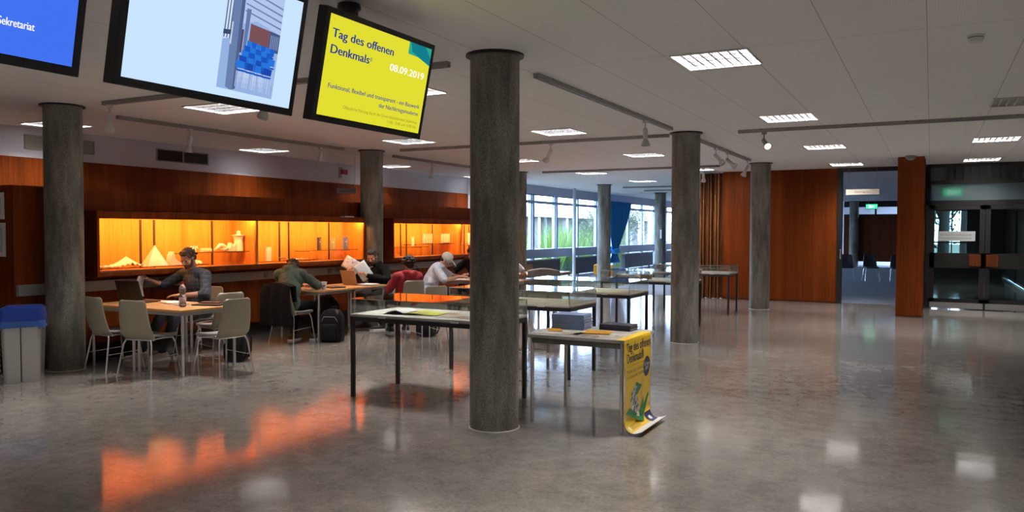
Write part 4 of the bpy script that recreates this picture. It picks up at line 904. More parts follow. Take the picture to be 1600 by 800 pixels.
# ------------------------------------------------------------------ people
ICO = None
def capsule(bm, p0, r0, p1, r1, seg=14):
    p0, p1 = Vector(p0), Vector(p1); d = p1 - p0
    for p, r in ((p0, r0), (p1, r1)): bmesh.ops.create_icosphere(bm, subdivisions=2, radius=r, matrix=Matrix.Translation(p))
    if d.length > 1e-4:
        Q = d.to_track_quat('Z', 'Y').to_matrix().to_4x4()
        bmesh.ops.create_cone(bm, cap_ends=True, segments=seg, radius1=r0, radius2=r1, depth=d.length, matrix=Matrix.Translation((p0 + p1) / 2) @ Q)
def ell(bm, c, r, R=None):
    Mx = Matrix.Translation(Vector(c)) @ (R or Matrix.Identity(3)).to_4x4() @ Matrix.Diagonal((*r, 1))
    bmesh.ops.create_icosphere(bm, subdivisions=3, radius=1, matrix=Mx)
def blob(name, prims, mats, parent, voxel=.01, smooth=3, fold=0, fscale=9, regions=None, cut=None):
    bm = bmesh.new()
    for q in prims:
        if q[0] == 'c': capsule(bm, *q[1:])
        else: ell(bm, *q[1:])
    me = bpy.data.meshes.new(name); bm.to_mesh(me); bm.free()
    ob = bpy.data.objects.new(name, me); COL.objects.link(ob)
    m = ob.modifiers.new('r', 'REMESH'); m.mode = 'VOXEL'; m.voxel_size = voxel
    if smooth: s = ob.modifiers.new('s', 'SMOOTH'); s.factor = .5; s.iterations = smooth
    dg = bpy.context.evaluated_depsgraph_get(); dg.update()
    me2 = bpy.data.meshes.new_from_object(ob.evaluated_get(dg)); bpy.data.objects.remove(ob, do_unlink=True); bpy.data.meshes.remove(me)
    me2.name = name
    if fold:
        nn = [v.normal.copy() for v in me2.vertices]
        for v, n in zip(me2.vertices, nn):
            p = v.co * fscale; f = noise.noise(Vector((p.x, p.y, p.z * .8))) + .6 * noise.noise(Vector((p.x * 2.3 + 5, p.y * 2.3, p.z * 1.6)))
            v.co = v.co + n * (1 - abs(f) * 2.2) * fold
    me2.materials.clear()
    for mt in (mats if isinstance(mats, (list, tuple)) else [mats]): me2.materials.append(mt)
    for p in me2.polygons:
        p.use_smooth = True
        if regions: p.material_index = regions(p.center)
    o = bpy.data.objects.new(name, me2); COL.objects.link(o); o.parent = parent
    if cut: pass
    return o
def chain(pts): return [('c', pts[i][0], pts[i][1], pts[i + 1][0], pts[i + 1][1]) for i in range(len(pts) - 1)]
def hand(wr, d, nrm, side, curl=.5, spread=.12):
    """wrist, pointing direction, palm normal (palm faces this way); side=+1 thumb towards +cross"""
    d = Vector(d).normalized(); nrm = Vector(nrm); nrm = (nrm - d * nrm.dot(d)).normalized(); a = d.cross(nrm) * side; wr = Vector(wr); out = []
    out.append(('c', wr - d * .02, .026, wr + d * .02, .024))
    for k, (off, ln) in enumerate(((.030, .072), (.010, .080), (-.011, .075), (-.030, .060))):
        kn = wr + d * (.088 - .004 * abs(k - 1)) + a * off
        out.append(('c', wr + d * .015 + a * off * .5, .017, kn, .0135))
        p = kn; th = 0; dd = d + a * (off * spread * 8)
        for j, fr in enumerate((.45, .32, .23)):
            th += curl * (.7 if j == 0 else .9); v = (dd.normalized() * math.cos(th) + nrm * math.sin(th)); e = p + v * ln * fr
            out.append(('c', p, .0100 - .0008 * j, e, .0092 - .0008 * j)); p = e
    tb = wr + d * .025 + a * .028; m_ = tb + (d * .55 + a * .75 + nrm * .35).normalized() * .042; e = m_ + (d * .85 + a * .2 + nrm * (.3 + curl * .4)).normalized() * .034
    out += [('c', tb, .015, m_, .012), ('c', m_, .012, e, .0095)]
    return out
SKIN = pm('skin', (.50, .27, .185), .5, noise_amt=.06, nscale=20); LIP = pm('lips', (.38, .14, .11), .45); EYE = pm('eye', (.05, .035, .03), .2)
def person(label, loc, heading, J, skin=None, top=None, trou=None, shoe=None, hair=None, group='people sitting at the tables', sleeve=1.0, hairstyle='short', beard=None, hood=False, extra=None, topname='hoodie', sole=None, fold=.007):
    t = thing('person', label, 'person', loc, H(heading), group)
    j = dict(pelvis=(0, -.06, .55), waist=(0, -.05, .72), chest=(0, .0, .92), neck=(0, .03, 1.09), head=(0, .07, 1.225), hyaw=0, hpitch=-.35, hroll=0,
             shL=(-.185, .01, 1.03), shR=(.185, .01, 1.03), elL=(-.25, .17, .80), elR=(.25, .17, .80), wrL=(-.12, .38, .79), wrR=(.12, .38, .79),
             hdL=(.4, .9, 0), hdR=(-.4, .9, 0), hnL=(0, 0, -1), hnR=(0, 0, -1), cL=.35, cR=.35, hipL=(-.095, -.02, .53), hipR=(.095, -.02, .53), knL=(-.14, .38, .52), knR=(.14, .38, .52), anL=(-.13, .36, .09), anR=(.13, .36, .09), ftL=0, ftR=0)
    j.update(J); g = lambda k: Vector(j[k])
    skin = skin or SKIN
    HR = (Euler((0, 0, j['hyaw'])).to_matrix() @ Euler((j['hpitch'], j['hroll'], 0)).to_matrix()); hc = g('head'); X = lambda v: hc + HR @ Vector(v)
    # body incl. head, one mesh
    pr = [('e', X((0, -.012, .025)), (.074, .092, .082), HR), ('e', X((0, .025, -.035)), (.060, .068, .070), HR), ('e', X((0, .040, -.078)), (.042, .045, .032), HR),
          ('c', X((0, .086, .004)), .010, X((0, .112, -.034)), .0135), ('c', X((-.012, .098, -.038)), .009, X((.012, .098, -.038)), .009),
          ('c', X((-.035, .078, .018)), .013, X((.035, .078, .018)), .013), ('c', X((-.018, .088, -.066)), .009, X((.018, .088, -.066)), .009), ('c', X((-.014, .084, -.078)), .010, X((.014, .084, -.078)), .010),
          ('e', X((-.075, -.008, -.012)), (.012, .021, .033), HR), ('e', X((.075, -.008, -.012)), (.012, .021, .033), HR), ('e', X((0, .077, -.103)), (.02, .016, .014), HR), ('e', X((-.045, .06, -.03)), (.022, .022, .024), HR), ('e', X((.045, .06, -.03)), (.022, .022, .024), HR)]
    pr += chain([(g('neck') - Vector((0, 0, .03)), .062), (g('neck').lerp(X((0, -.02, -.07)), .5), .054), (X((0, -.02, -.05)), .056)])
    TR = (g('chest') - g('pelvis')).to_track_quat('Z', 'Y').to_matrix(); 
    up = (g('neck') - g('pelvis')).normalized(); rt = (g('shR') - g('shL')).normalized(); fwv = up.cross(rt).normalized(); rt2 = fwv.cross(up)
    TR = Matrix((rt2, fwv, up)).transposed()
    def torso(k):
        o = [('e', g('pelvis'), (.165 + k, .125 + k, .115 + k), TR), ('e', g('waist'), (.145 + k, .108 + k, .15 + k), TR), ('e', g('chest'), (.165 + k, .115 + k, .17 + k), TR)]
        o += chain([(g('shL'), .058 + k), (g('neck') - up * .035, .062 + k), (g('shR'), .058 + k)]); o += [('c', g('chest'), .11 + k * .5, g('neck') - up * .05, .075 + k * .5)]
        o += chain([(g('chest'), .12 + k), (g('waist'), .12 + k), (g('pelvis'), .13 + k)]); return o
    pr += torso(0)
    for s, sg_ in (('L', 1), ('R', -1)):
        pr += chain([(g('sh' + s), .052), (g('sh' + s).lerp(g('el' + s), .45), .046), (g('el' + s), .037), (g('el' + s).lerp(g('wr' + s), .3), .038), (g('wr' + s), .025)])
        pr += hand(g('wr' + s) + (g('wr' + s) - g('el' + s)).normalized() * .02, j['hd' + s], j['hn' + s], j.get('ts' + s, 1 if s == 'R' else -1) , j['c' + s])
        pr += chain([(g('hip' + s), .085), (g('kn' + s), .056), (g('kn' + s).lerp(g('an' + s), .35), .054), (g('an' + s), .035)])
        fa = j['ft' + s]; fd_ = Vector((math.sin(fa), math.cos(fa), 0)); A = g('an' + s); pr += [('c', A - fd_ * .03 - Vector((0, 0, .045)), .032, A + fd_ * .12 - Vector((0, 0, .058)), .024)]
    def reg(c):
        q = HR.transposed() @ (c - hc)
        if abs(q.x) < .026 and -.084 < q.z < -.060 and q.y > .07: return 1
        return 0
    blob('body', pr, [skin, LIP], t, voxel=.0058, smooth=2, regions=reg)
    e = MB()
    for s in (-1, 1): e.lathe([(0, -.011), (.009, -.006), (.012, 0), (.009, .006), (0, .011)], X((s * .031, .078, -.004)), 12)
    e.build('eye', EYE, t, smooth=True)
    if beard:
        blob('beard', [('e', X((0, .038, -.078)), (.056, .056, .040), HR), ('c', X((-.062, .012, -.03)), .014, X((-.045, .045, -.085)), .022), ('c', X((.062, .012, -.03)), .014, X((.045, .045, -.085)), .022), ('e', X((0, .072, -.098)), (.032, .028, .026), HR), ('c', X((-.02, .094, -.056)), .0075, X((.02, .094, -.056)), .0075)], beard, t, .006, 1, fold=.002, fscale=60)
    hr = []
    if hairstyle:
        hr = [('e', X((0, -.026, .034)), (.082, .094, .084), HR), ('e', X((0, .02, .085)), (.062, .066, .035), HR), ('c', X((-.068, -.02, .0)), .018, X((.068, -.02, .0)), .018), ('e', X((0, -.065, -.02)), (.065, .045, .06), HR)]
        rnd = random.Random(len(label)); n, rr0, rr1, dr = {'short': (60, .012, .02, .0), 'curly': (190, .014, .024, .012), 'quiff': (80, .012, .022, .004), 'mess': (110, .014, .024, .008)}[hairstyle]
        for k in range(n):
            a = rnd.uniform(0, 2 * PI); ph = rnd.uniform(-.25, 1.5); q = Vector((math.cos(a) * math.cos(ph) * (.078 + dr), -.026 + math.sin(a) * math.cos(ph) * (.090 + dr), .034 + math.sin(ph) * (.080 + dr)))
            if q.y > .045 and q.z < .075: continue
            if abs(q.x) > .06 and q.z < .0 and q.y > -.02: continue
            d_ = Vector((rnd.uniform(-.02, .02), rnd.uniform(-.02, .02), rnd.uniform(-.015, .01))); r_ = rnd.uniform(rr0, rr1) * .7; hr.append(('c', X(q), r_, X(q + d_), r_ * .7))
        if hairstyle == 'quiff':
            for k in range(12): x = -.046 + k * .0077; hr.append(('c', X((x, .02, .095)), .020, X((x * .9 + .004, .052, .108 + .005 * math.sin(k))), .013))
        blob('hair', hr, hair, t, .006, 1, fold=.003, fscale=70)
    # clothes
    tp_ = torso(.018)
    for s in 'LR':
        A, B, W_ = g('sh' + s), g('el' + s), g('wr' + s); k = .017
        if sleeve >= .5:
            E_ = B.lerp(W_, min(1, (sleeve - .5) * 2)); tp_ += chain([(A, .056 + k), (A.lerp(B, .45), .05 + k), (B, .042 + k), (E_, (.038 if sleeve < .95 else .028) + k * .7)])
        else: tp_ += chain([(A, .058 + k), (A.lerp(B, sleeve * 2), .054 + k)])
    if hood: 
        nb = g('neck') - up * .01; tp_ += chain([(nb + rt2 * .085 + fwv * .05, .030), (nb + rt2 * .10 - fwv * .03 , .042), (nb + rt2 * .05 - fwv * .10, .046), (nb - fwv * .12 - up * .04, .055), (nb - rt2 * .05 - fwv * .10, .046), (nb - rt2 * .10 - fwv * .03, .042), (nb - rt2 * .085 + fwv * .05, .030)])
        tp_ += [('e', nb - fwv * .11 - up * .09, (.10, .045, .10), TR)]
    else:
        nb = g('neck') - up * .012; tp_ += chain([(nb + rt2 * .05 + fwv * .055, .016), (nb + rt2 * .072, .018), (nb - fwv * .06 + up * .015, .018), (nb - rt2 * .072, .018), (nb - rt2 * .05 + fwv * .055, .016)])
    blob(topname, tp_, top, t, .011, 2, fold=fold)
    tr_ = [('e', g('pelvis') - up * .01, (.172, .135, .11), TR)]
    for s in 'LR': tr_ += chain([(g('hip' + s), .097), (g('kn' + s), .070), (g('kn' + s).lerp(g('an' + s), .4), .066), (g('an' + s) + Vector((0, 0, .03)), .052)])
    blob('trousers', tr_, trou, t, .012, 2, fold=.005)
    for s in 'LR':
        fa = j['ft' + s]; fd_ = Vector((math.sin(fa), math.cos(fa), 0)); sd = Vector((fd_.y, -fd_.x, 0)); A = g('an' + s); A = Vector((A.x, A.y, A.z - .09)); b0_ = A - fd_ * .05
        sh = blob('shoe', [('c', b0_ + Vector((0, 0, .045)), .040, A + fd_ * .07 + Vector((0, 0, .045)), .042), ('c', A + fd_ * .07 + Vector((0, 0, .04)), .042, A + fd_ * .165 + Vector((0, 0, .035)), .034), ('c', b0_ + Vector((0, 0, .05)), .04, A + Vector((0, 0, .095)), .042)], shoe, t, .009, 2)
        R = Matrix((sd, fd_, Vector((0, 0, 1)))).transposed()
        MB().prism([(-.038, -.09), (.038, -.09), (.047, .06), (.045, .15), (.02, .20), (-.02, .20), (-.045, .15), (-.047, .06)], 0, .024, R, A).build('sole', sole or PAPER, sh, bevel=.004)
    if extra: extra(t, j, X, HR, g)
    return t
brown = pm('brown_hair', (.055, .028, .014), .6); dbrown = pm('dark_brown_hair', (.028, .016, .010), .6); bbeard = pm('brown_beard', (.09, .045, .022), .7)
jeans = pm('dark_jeans', (.02, .022, .032), .8); blk = pm('black_cloth', (.007, .007, .008), .9, spec=.15); wshoe = pm('white_shoe', (.50, .48, .44), .6); bshoe = pm('black_shoe', (.015, .015, .017), .6)
def plaid():
    m, t, p = base('plaid_shirt_cloth'); L = t.links.new; tcn = t.nodes.new('ShaderNodeTexCoord'); outs = []
    for ax in ('X', 'Z'):
        wv = t.nodes.new('ShaderNodeTexWave'); wv.bands_direction = ax; wv.inputs['Scale'].default_value = 6; L(tcn.outputs['Object'], wv.inputs['Vector'])
        rp = t.nodes.new('ShaderNodeValToRGB'); rp.color_ramp.elements[0].position = .78; rp.color_ramp.elements[0].color = (0, 0, 0, 1); rp.color_ramp.elements[1].position = 1; rp.color_ramp.elements[1].color = (1, 1, 1, 1); L(wv.outputs[0], rp.inputs[0]); outs.append(rp)
    a = t.nodes.new('ShaderNodeMixRGB'); a.blend_type = 'ADD'; a.inputs[0].default_value = 1; L(outs[0].outputs[0], a.inputs[1]); L(outs[1].outputs[0], a.inputs[2])
    mx = t.nodes.new('ShaderNodeMixRGB'); L(a.outputs[0], mx.inputs[0]); mx.inputs[1].default_value = (.035, .045, .065, 1); mx.inputs[2].default_value = (.075, .085, .10, 1); L(mx.outputs[0], p.inputs['Base Color']); p.inputs['Roughness'].default_value = .85; return m
def ex1(t, j, X, HR, g):
    # wristwatch on the left wrist
    W_ = g('wrL'); d = (g('wrL') - g('elL')).normalized(); Q = d.to_track_quat('Z', 'Y').to_matrix()
    MB().lathe([(.030, -.012), (.034, -.012), (.034, .012), (.030, .012)], W_, 20, Q).build('wristwatch', BLACK, t, smooth=True)
    MB().lathe([(0, -.006), (.008, -.006), (.010, 0), (.006, .008), (0, .01)], X((.0 - .085, -.005, -.012)), 12).build('earphone', BLACK, t, smooth=True)
person('bearded man in a dark plaid shirt lifting a paper behind the nearest tables', (-8.48, 7.20, 0), 180,
       dict(head=(-.02, .14, 1.245), neck=(0, .05, 1.09), hyaw=.12, hpitch=-.50, shR=(.19, .03, 1.03), elR=(.38, .19, .885), wrR=(.37, .42, .97), hdR=(.0, .7, .45), hnR=(0, .3, -1), cR=.7,
            shL=(-.195, .02, 1.02), elL=(-.36, .16, .795), wrL=(-.16, .36, .785), hdL=(.75, .5, -.02), cL=.3, knL=(-.13, .42, .52), knR=(.13, .42, .52), anL=(-.12, .62, .09), anR=(.14, .72, .09), ftL=.1, ftR=.3),
       top=plaid(), trou=jeans, shoe=wshoe, hair=brown, beard=bbeard, hairstyle='quiff', sleeve=.60, topname='plaid_shirt', extra=ex1, fold=.005)
o = MB().grid(lambda u, v: Vector(((u - .5) * .19, .035 * math.sin(v * 2.6) + .02 * (u - .5), -.27 * v)), 8, 12).build('lifted_sheet', PAPER, loc=(-8.79, 6.63, 1.03), smooth=True, solid=.0012, rot=(0, 0, 1.95)); tag(o, 'white curved sheet of paper lifted in the man\'s raised hand', 'paper')

def exg(t, j, X, HR, g): pass
person('person in a green hoodie slumped forward over the table, head down', (-8.06, 8.50, 0), -12,
       dict(pelvis=(0, -.08, .55), waist=(-.04, .02, .74), chest=(-.10, .16, .89), neck=(-.17, .28, 1.0), head=(-.21, .37, 1.045), hpitch=-1.1, hyaw=.35, shL=(-.30, .16, .97), shR=(.05, .22, .96), elR=(.22, .36, .80), wrR=(.06, .54, .785), hdR=(-.7, .6, 0),
            elL=(-.42, .40, .79), wrL=(-.20, .58, .785), hdL=(.8, .4, 0), knL=(-.14, .36, .50), knR=(.16, .36, .50), anL=(-.10, .20, .09), anR=(.16, .36, .09)),
       top=pm('green_cotton', (.055, .085, .065), .85), trou=blk, shoe=bshoe, hair=brown, hairstyle='mess', hood=True, extra=exg)
def exk(t, j, X, HR, g):
    yb = .165
    text('ONTEON', pm('white_print', (.7, .7, .7), .6), t, .12, .965, 0, .055, width=.22, bold=.002, mapf=lambda x, z: Vector((.23 - x, .143 - .9 * (x - .12) ** 2 * .6, z)), name='chest_print')
person('bearded man in a black hoodie with white chest lettering, reading papers', (-8.28, 10.74, 0), 172,
       dict(head=(-.0, .13, 1.17), neck=(0, .06, 1.03), chest=(0, .02, .87), waist=(0, -.04, .70), hyaw=.05, hpitch=-.42, hroll=.0, shL=(-.19, .04, .97), shR=(.19, .04, .97), elR=(.30, .24, .80), wrR=(.24, .44, .90), hdR=(-.1, .6, .6), hnR=(-.8, 0, -.3), cR=.8,
            elL=(-.32, .18, .79), wrL=(-.06, .36, .86), hdL=(.5, .5, .55), hnL=(.5, .3, -.4), cL=.8, knL=(-.13, .4, .5), knR=(.13, .4, .5), anL=(-.40, .52, .09), anR=(-.10, .50, .09), ftL=.9, ftR=.9),
       top=blk, trou=pm('blk_trousers', (.012, .012, .015), .8), shoe=bshoe, hair=dbrown, beard=bbeard, hairstyle='short', hood=True, extra=exk)
person('person in a red hoodie with curly dark hair, seen from behind', (-7.10, 9.98, 0), -58,
       dict(head=(.04, .06, 1.09), neck=(.01, .0, .955), chest=(0, -.04, .82), waist=(0, -.07, .68), hpitch=-.15, hyaw=.12, shL=(-.18, -.03, .895), shR=(.17, -.03, .895), elL=(-.25, .12, .70), elR=(.22, .15, .70)),
       top=pm('red_cotton', (.30, .014, .022), .85), trou=blk, shoe=bshoe, hair=pm('curly_hair', (.030, .016, .010), .65), hairstyle='curly', hood=True)
def exc(t, j, X, HR, g):
    blob('cap', [('e', X((0, -.022, .046)), (.100, .114, .098), HR), ('e', X((0, .128, .048)), (.068, .075, .012), HR @ Euler((-.25, 0, 0)).to_matrix())], pm('cream_cap', (.60, .56, .48), .8), t, .007, 2)
person('person in a white shirt and cream baseball cap writing, seen from the side', (-7.80, 11.72, 0), 62,
       dict(pelvis=(0, -.06, .55), waist=(0, -.02, .72), chest=(0, .07, .87), neck=(0, .17, 1.0), head=(0, .26, 1.08), hpitch=-.75, shL=(-.17, .09, .94), shR=(.17, .09, .94), elL=(-.24, .30, .79), wrL=(-.10, .50, .79), elR=(.24, .24, .74), wrR=(.12, .46, .79)),
       top=pm('white_cotton', (.60, .62, .72), .85), trou=pm('maroon_cloth', (.075, .025, .028), .85), shoe=wshoe, hair=dbrown, hairstyle='short', sleeve=.45, topname='shirt', extra=exc)
person('person in a dark pullover cut off by the big central column, fist on the table', (-7.80, 13.20, 0), 180,
       dict(head=(0, .12, 1.17), neck=(0, .06, 1.04), shL=(-.19, .05, .99), shR=(.19, .05, .99), hpitch=-.4, elR=(.34, .26, .80), wrR=(.22, .48, .785), hdR=(-.6, .5, .0), cR=1.2, elL=(-.3, .3, .8)), top=blk, trou=blk, shoe=bshoe, hair=dbrown, hairstyle='short', topname='pullover')
person('person mostly hidden behind the big column, bare right forearm showing beside it', (-7.42, 13.62, 0), 0,
       dict(elR=(.33, .20, .83), wrR=(.22, .44, .775), hdR=(-.1, .9, -.1), elL=(-.3, .2, .8)), top=pm('white_cotton_b', (.66, .66, .68), .85), trou=blk, shoe=bshoe, hair=dbrown, hairstyle='short', sleeve=.55, topname='shirt')

# ------------------------------------------------------------------ clothes on chairs, bags
def drape(name, label, loc, rz, mat, w_=.46, top=.86, front=.30, back=.48, puff=0, cat='jacket'):
    q = MB()
    def f(u, v):
        x = (u - .5) * w_ * (1 + .18 * v + (.12 if v > .5 else 0) * (v - .5)); L_ = v * (front + back)
        if L_ < front: y = -.17; z = top - front + L_; y = -.155 - .06 * (L_ / front) * .8
        else: y = -.31 - .03 * math.sin((L_ - front) * 6) ; z = top - (L_ - front)
        k = math.exp(-((L_ - front) / .04) ** 2); z += -.0 * k
        z -= .05 * abs(u - .5) ** 2 * 4 * k
        y += .014 * math.sin(u * 19 + v * 3) * (1 - k) + (.010 * math.sin(z * 70) if puff else 0)
        return Vector((x, y, z))
    q.grid(f, 24, 40); o = q.build(name, mat, loc=loc, rot=(0, 0, rz), smooth=True, solid=.02 if puff else .012); tag(o, label, cat, 'jackets hung over chairs'); return o
drape('black_coat', 'long black coat hung over the chair behind the green hooded person', (-8.06, 8.50, 0), H(0), blk, .50, .885, .28, .62)
drape('puffer_jacket', 'black quilted puffer jacket over the chair of the person in the cap', (-7.84, 11.66, 0), H(45), pm('puffer', (.014, .016, .016), .4), .48, .885, .28, .55, 1)
drape('grey_jacket', 'grey jacket draped over the chair at the far table by the windows', (-6.76, 14.02, 0), H(-35), pm('grey_wool', (.20, .18, .17), .9), .58, .885, .3, .62)
def backpack(loc, rz, label, sc_=1.0):
    t = thing('backpack', label, 'backpack', loc, rz, 'black bags on the floor'); m = pm('nylon', (.006, .006, .007), .6, spec=.25) if 'nylon' not in bpy.data.materials else bpy.data.materials['nylon']
    b = loft([(.15, .10, .05, .0), (.16, .115, .06, .03), (.165, .12, .06, .25), (.15, .11, .06, .38), (.11, .08, .05, .45), (.05, .04, .03, .47)]).build('body', m, t, smooth=True)
    loft([(.12, .03, .028, .03), (.13, .045, .03, .06), (.125, .045, .03, .24), (.10, .03, .028, .27)]).build('front_pocket', m, t, smooth=True, loc=(0, -.125, 0))
    for s in (-1, 1): MB().tube([(s * .08, .11, .40), (s * .10, .165, .33), (s * .10, .165, .15), (s * .11, .12, .04)], .014, 8).build('strap', m, t, smooth=True)
    MB().tube([(-.04, .06, .45), (-.03, .06, .50), (.03, .06, .50), (.04, .06, .45)], .008, 8).build('handle', m, t, smooth=True)
    MB().tube([(-.12, -.11, .30), (-.08, -.128, .37), (.08, -.128, .37), (.12, -.11, .30)], .004, 6).build('zip', GREYMET, t)
    t.scale = (sc_,) * 3; return t
bp = backpack((-7.62, 8.86, 0), H(-20), 'large black backpack standing on the floor beside the green hooded person')
b2 = dup(bp, 'black bag on the floor under the right side of the nearest table', (-7.50, 6.98, 0), H(60)); b2.scale = (.85,) * 3
b3 = dup(bp, 'black bag under the empty beige chair right of the red hoodie', (-6.75, 10.02, 0), H(75)); b3.scale = (.80, .95, .75)
b4 = dup(bp, 'big black bag leaning on the wall under the table with the silver laptop', (-8.72, 9.98, 0), H(90)); b4.scale = (1.2, 1.0, 1.15)

# ------------------------------------------------------------------ things on the study tables
def laptop(loc, rz, label, lidm, scr=None):
    t = thing('laptop', label, 'laptop', loc, rz, 'open laptops')
    MB().box(-.165, .165, -.115, .115, 0, .016).build('keyboard_base', lidm, t, bevel=.003)
    MB().box(-.14, .14, -.02, .09, .016, .018).build('keyboard', BLACK, t)
    R = Matrix.Rotation(.28, 3, 'X')   # user sits at -Y, lid stands at +Y leaning back
    l = MB().obox(Vector((0, .115, .016)) + Matrix.Rotation(-.28, 3, 'X') @ Vector((0, 0, .115)), (.33, .008, .23), Matrix.Rotation(-.28, 3, 'X')).build('lid', lidm, t, bevel=.002)
    MB().obox(Vector((0, .1105, .016)) + Matrix.Rotation(-.28, 3, 'X') @ Vector((0, 0, .115)), (.30, .002, .19), Matrix.Rotation(-.28, 3, 'X')).build('screen', emit('laptop_screen', (.55, .65, .8), .35) if 'laptop_screen' not in bpy.data.materials else bpy.data.materials['laptop_screen'], l)
    return t
lp1 = laptop((-8.46, 6.36, .731), H(174), 'open black laptop before the man in the plaid shirt, back to the camera', pm('black_lid', (.014, .012, .012), .4)); lp1.scale = (1.14,) * 3
laptop((-8.17, 10.06, .731), H(188), 'open silver laptop standing before the bearded man in black', pm('bronze_lid', (.42, .34, .27), .35, .6))
def bottle(loc, label):
    t = thing('water_bottle', label, 'bottle', loc)
    gm_ = bpy.data.materials.new('bottle_plastic'); gm_.use_nodes = True; p = gm_.node_tree.nodes['Principled BSDF']; p.inputs['Transmission Weight'].default_value = .9; p.inputs['Roughness'].default_value = .05; p.inputs['IOR'].default_value = 1.25; p.inputs['Base Color'].default_value = (.93, .93, .95, 1)
    MB().lathe([(0, .004), (.030, 0), (.038, .012), (.036, .03), (.038, .04), (.038, .115), (.034, .135), (.030, .150), (.036, .170), (.039, .200), (.036, .225), (.022, .250), (.014, .262), (.014, .275), (0, .276)], seg=28).build('body', gm_, t, smooth=True)
    MB().lathe([(.0385, .050), (.039, .051), (.039, .110), (.0385, .111)], seg=28).build('label_sleeve', pm('label_pale', (.60, .55, .60), .4), t, smooth=True)
    MB().lathe([(0, .266), (.016, .266), (.016, .288), (0, .289)], seg=18).build('screw_cap', pm('red_cap', (.55, .03, .03), .4), t)
bottle((-7.49, 6.17, .731), 'clear plastic water bottle with red cap on the nearest table')
def papers(loc, rz, label, n=3, w_=.21, d=.297, mat=None):
    m = MB()
    for k in range(n): R = Matrix.Rotation(random.uniform(-.15, .15), 3, 'Z'); m.obox((random.uniform(-.02, .02), random.uniform(-.02, .02), .0015 + .003 * k), (w_, d, .002), R)
    o = m.build('loose_papers', mat or PAPER, loc=loc, rot=(0, 0, rz)); tag(o, label, 'papers', 'loose papers on the tables'); return o
papers((-8.05, 6.50, .731), 1.3, 'white papers fanned between the laptop and the water bottle', 4)
papers((-7.78, 6.38, .731), .9, 'grey brochure lying behind the water bottle', 2, .16, .24, pm('brochure', (.35, .33, .30), .6))
papers((-8.62, 6.12, .731), .2, 'yellowish note slips at the far left of the tables', 2, .14, .12, pm('notes', (.62, .5, .25), .6))
t = thing('black_folder', 'flat black folder lying at the right end of the nearest table', 'folder', (-7.42, 6.50, .731), H(-15)); MB().box(-.17, .17, -.12, .12, 0, .014).build('cover', BLACK, t, bevel=.003); MB().box(-.165, .165, -.115, .12, .004, .010).build('pages', pm('dkpages', (.10, .09, .08), .6), t)
o = MB().box(-.12, .12, -.08, .08, 0, .010).build('tablet_sleeve', pm('dark_reddish', (.10, .03, .02), .5), loc=(-7.52, 6.60, .746), rot=(0, 0, .3), bevel=.003); tag(o, 'small dark reddish sleeve lying on the black folder', 'sleeve')
t = thing('paper_cup', 'white paper cup with a round green mark on the middle table', 'cup', (-7.92, 9.03, .731)); MB().lathe([(0, 0), (.028, 0), (.040, .105), (.036, .105), (.026, .004)], seg=28).build('cup_body', PAPER, t, smooth=True); MB().lathe([(.040, .102), (.043, .104), (.042, .116), (0, .118)], seg=28).build('cup_lid', pm('cup_lid', (.75, .75, .74), .4), t, smooth=True)
q = MB(); q.lathe([(.0, 0), (.017, 0)], (.0355, -.0, .062), 20, Matrix.Rotation(PI / 2 - .12, 3, 'Y')); 
mk = q.build('cup_mark', pm('dark_green_mark', (.02, .10, .06), .5), t); mk.rotation_euler = (0, 0, -.9); mk.location = (.0, 0, 0)
papers((-8.12, 8.98, .731), .3, 'white papers under the arm of the green hooded person', 3)
t = thing('closed_laptop', 'dark closed laptop lying in the middle of the middle table', 'laptop', (-8.08, 9.42, .731), H(20)); MB().box(-.17, .17, -.12, .12, 0, .012).build('keyboard_base', pm('dark_lid', (.05, .03, .03), .4), t, bevel=.003); MB().box(-.17, .17, -.12, .12, .0125, .02).build('lid', bpy.data.materials['dark_lid'], t, bevel=.003)
papers((-7.96, 10.12, .731), .1, 'thick stack of white papers beside the silver laptop', 7)
# sheets held by the bearded man
for k, (loc, rot, mt, lb) in enumerate((((-8.46, 10.32, 1.04), (1.35, .50, .3), printed('letter_print', (.62, .68, .76), (.30, .33, .38), 30, .55), 'upper printed sheet held up by the bearded man in black'), ((-8.26, 10.38, .94), (1.3, .95, .3), pm('blue_lit_sheet', (.50, .68, .80), .6), 'sheet coloured as blue lit, held in front by the bearded man in black'))):  # blue light on the front sheet is put into its paper colour
    o = MB().grid(lambda u, v: Vector(((u - .5) * .30, (v - .5) * .21, .02 * math.sin(u * 3))), 8, 6).build('held_sheet', mt, loc=loc, rot=rot, smooth=True, solid=.001); tag(o, lb, 'paper', 'sheets held by the bearded man')
papers((-7.42, 12.12, .731), .6, 'writing paper before the person in the cream cap', 3)
papers((-7.25, 14.75, .731), .3, 'white paper on the far beech table', 2)
papers((-7.2, 15.4, .731), .9, 'pale paper at the right end of the far beech table', 2)
# yellow folding stool / crate near the windows
t = thing('yellow_crate', 'small yellow orange crate behind the left window column', 'crate', (-9.35, 24.0, 0), .3)
MB().box(-.30, .30, -.2, .2, .20, .52).box(-.22, .22, -.15, .15, .52, .56).build('body', pm('yellow_plastic', (.80, .38, .02), .4), t, bevel=.01)
for sx in (-1, 1):
    for sy in (-1, 1): MB().tube([(sx * .25, sy * .15, 0), (sx * .25, sy * .15, .20)], .012, 8).build('leg', GREYMET, t)

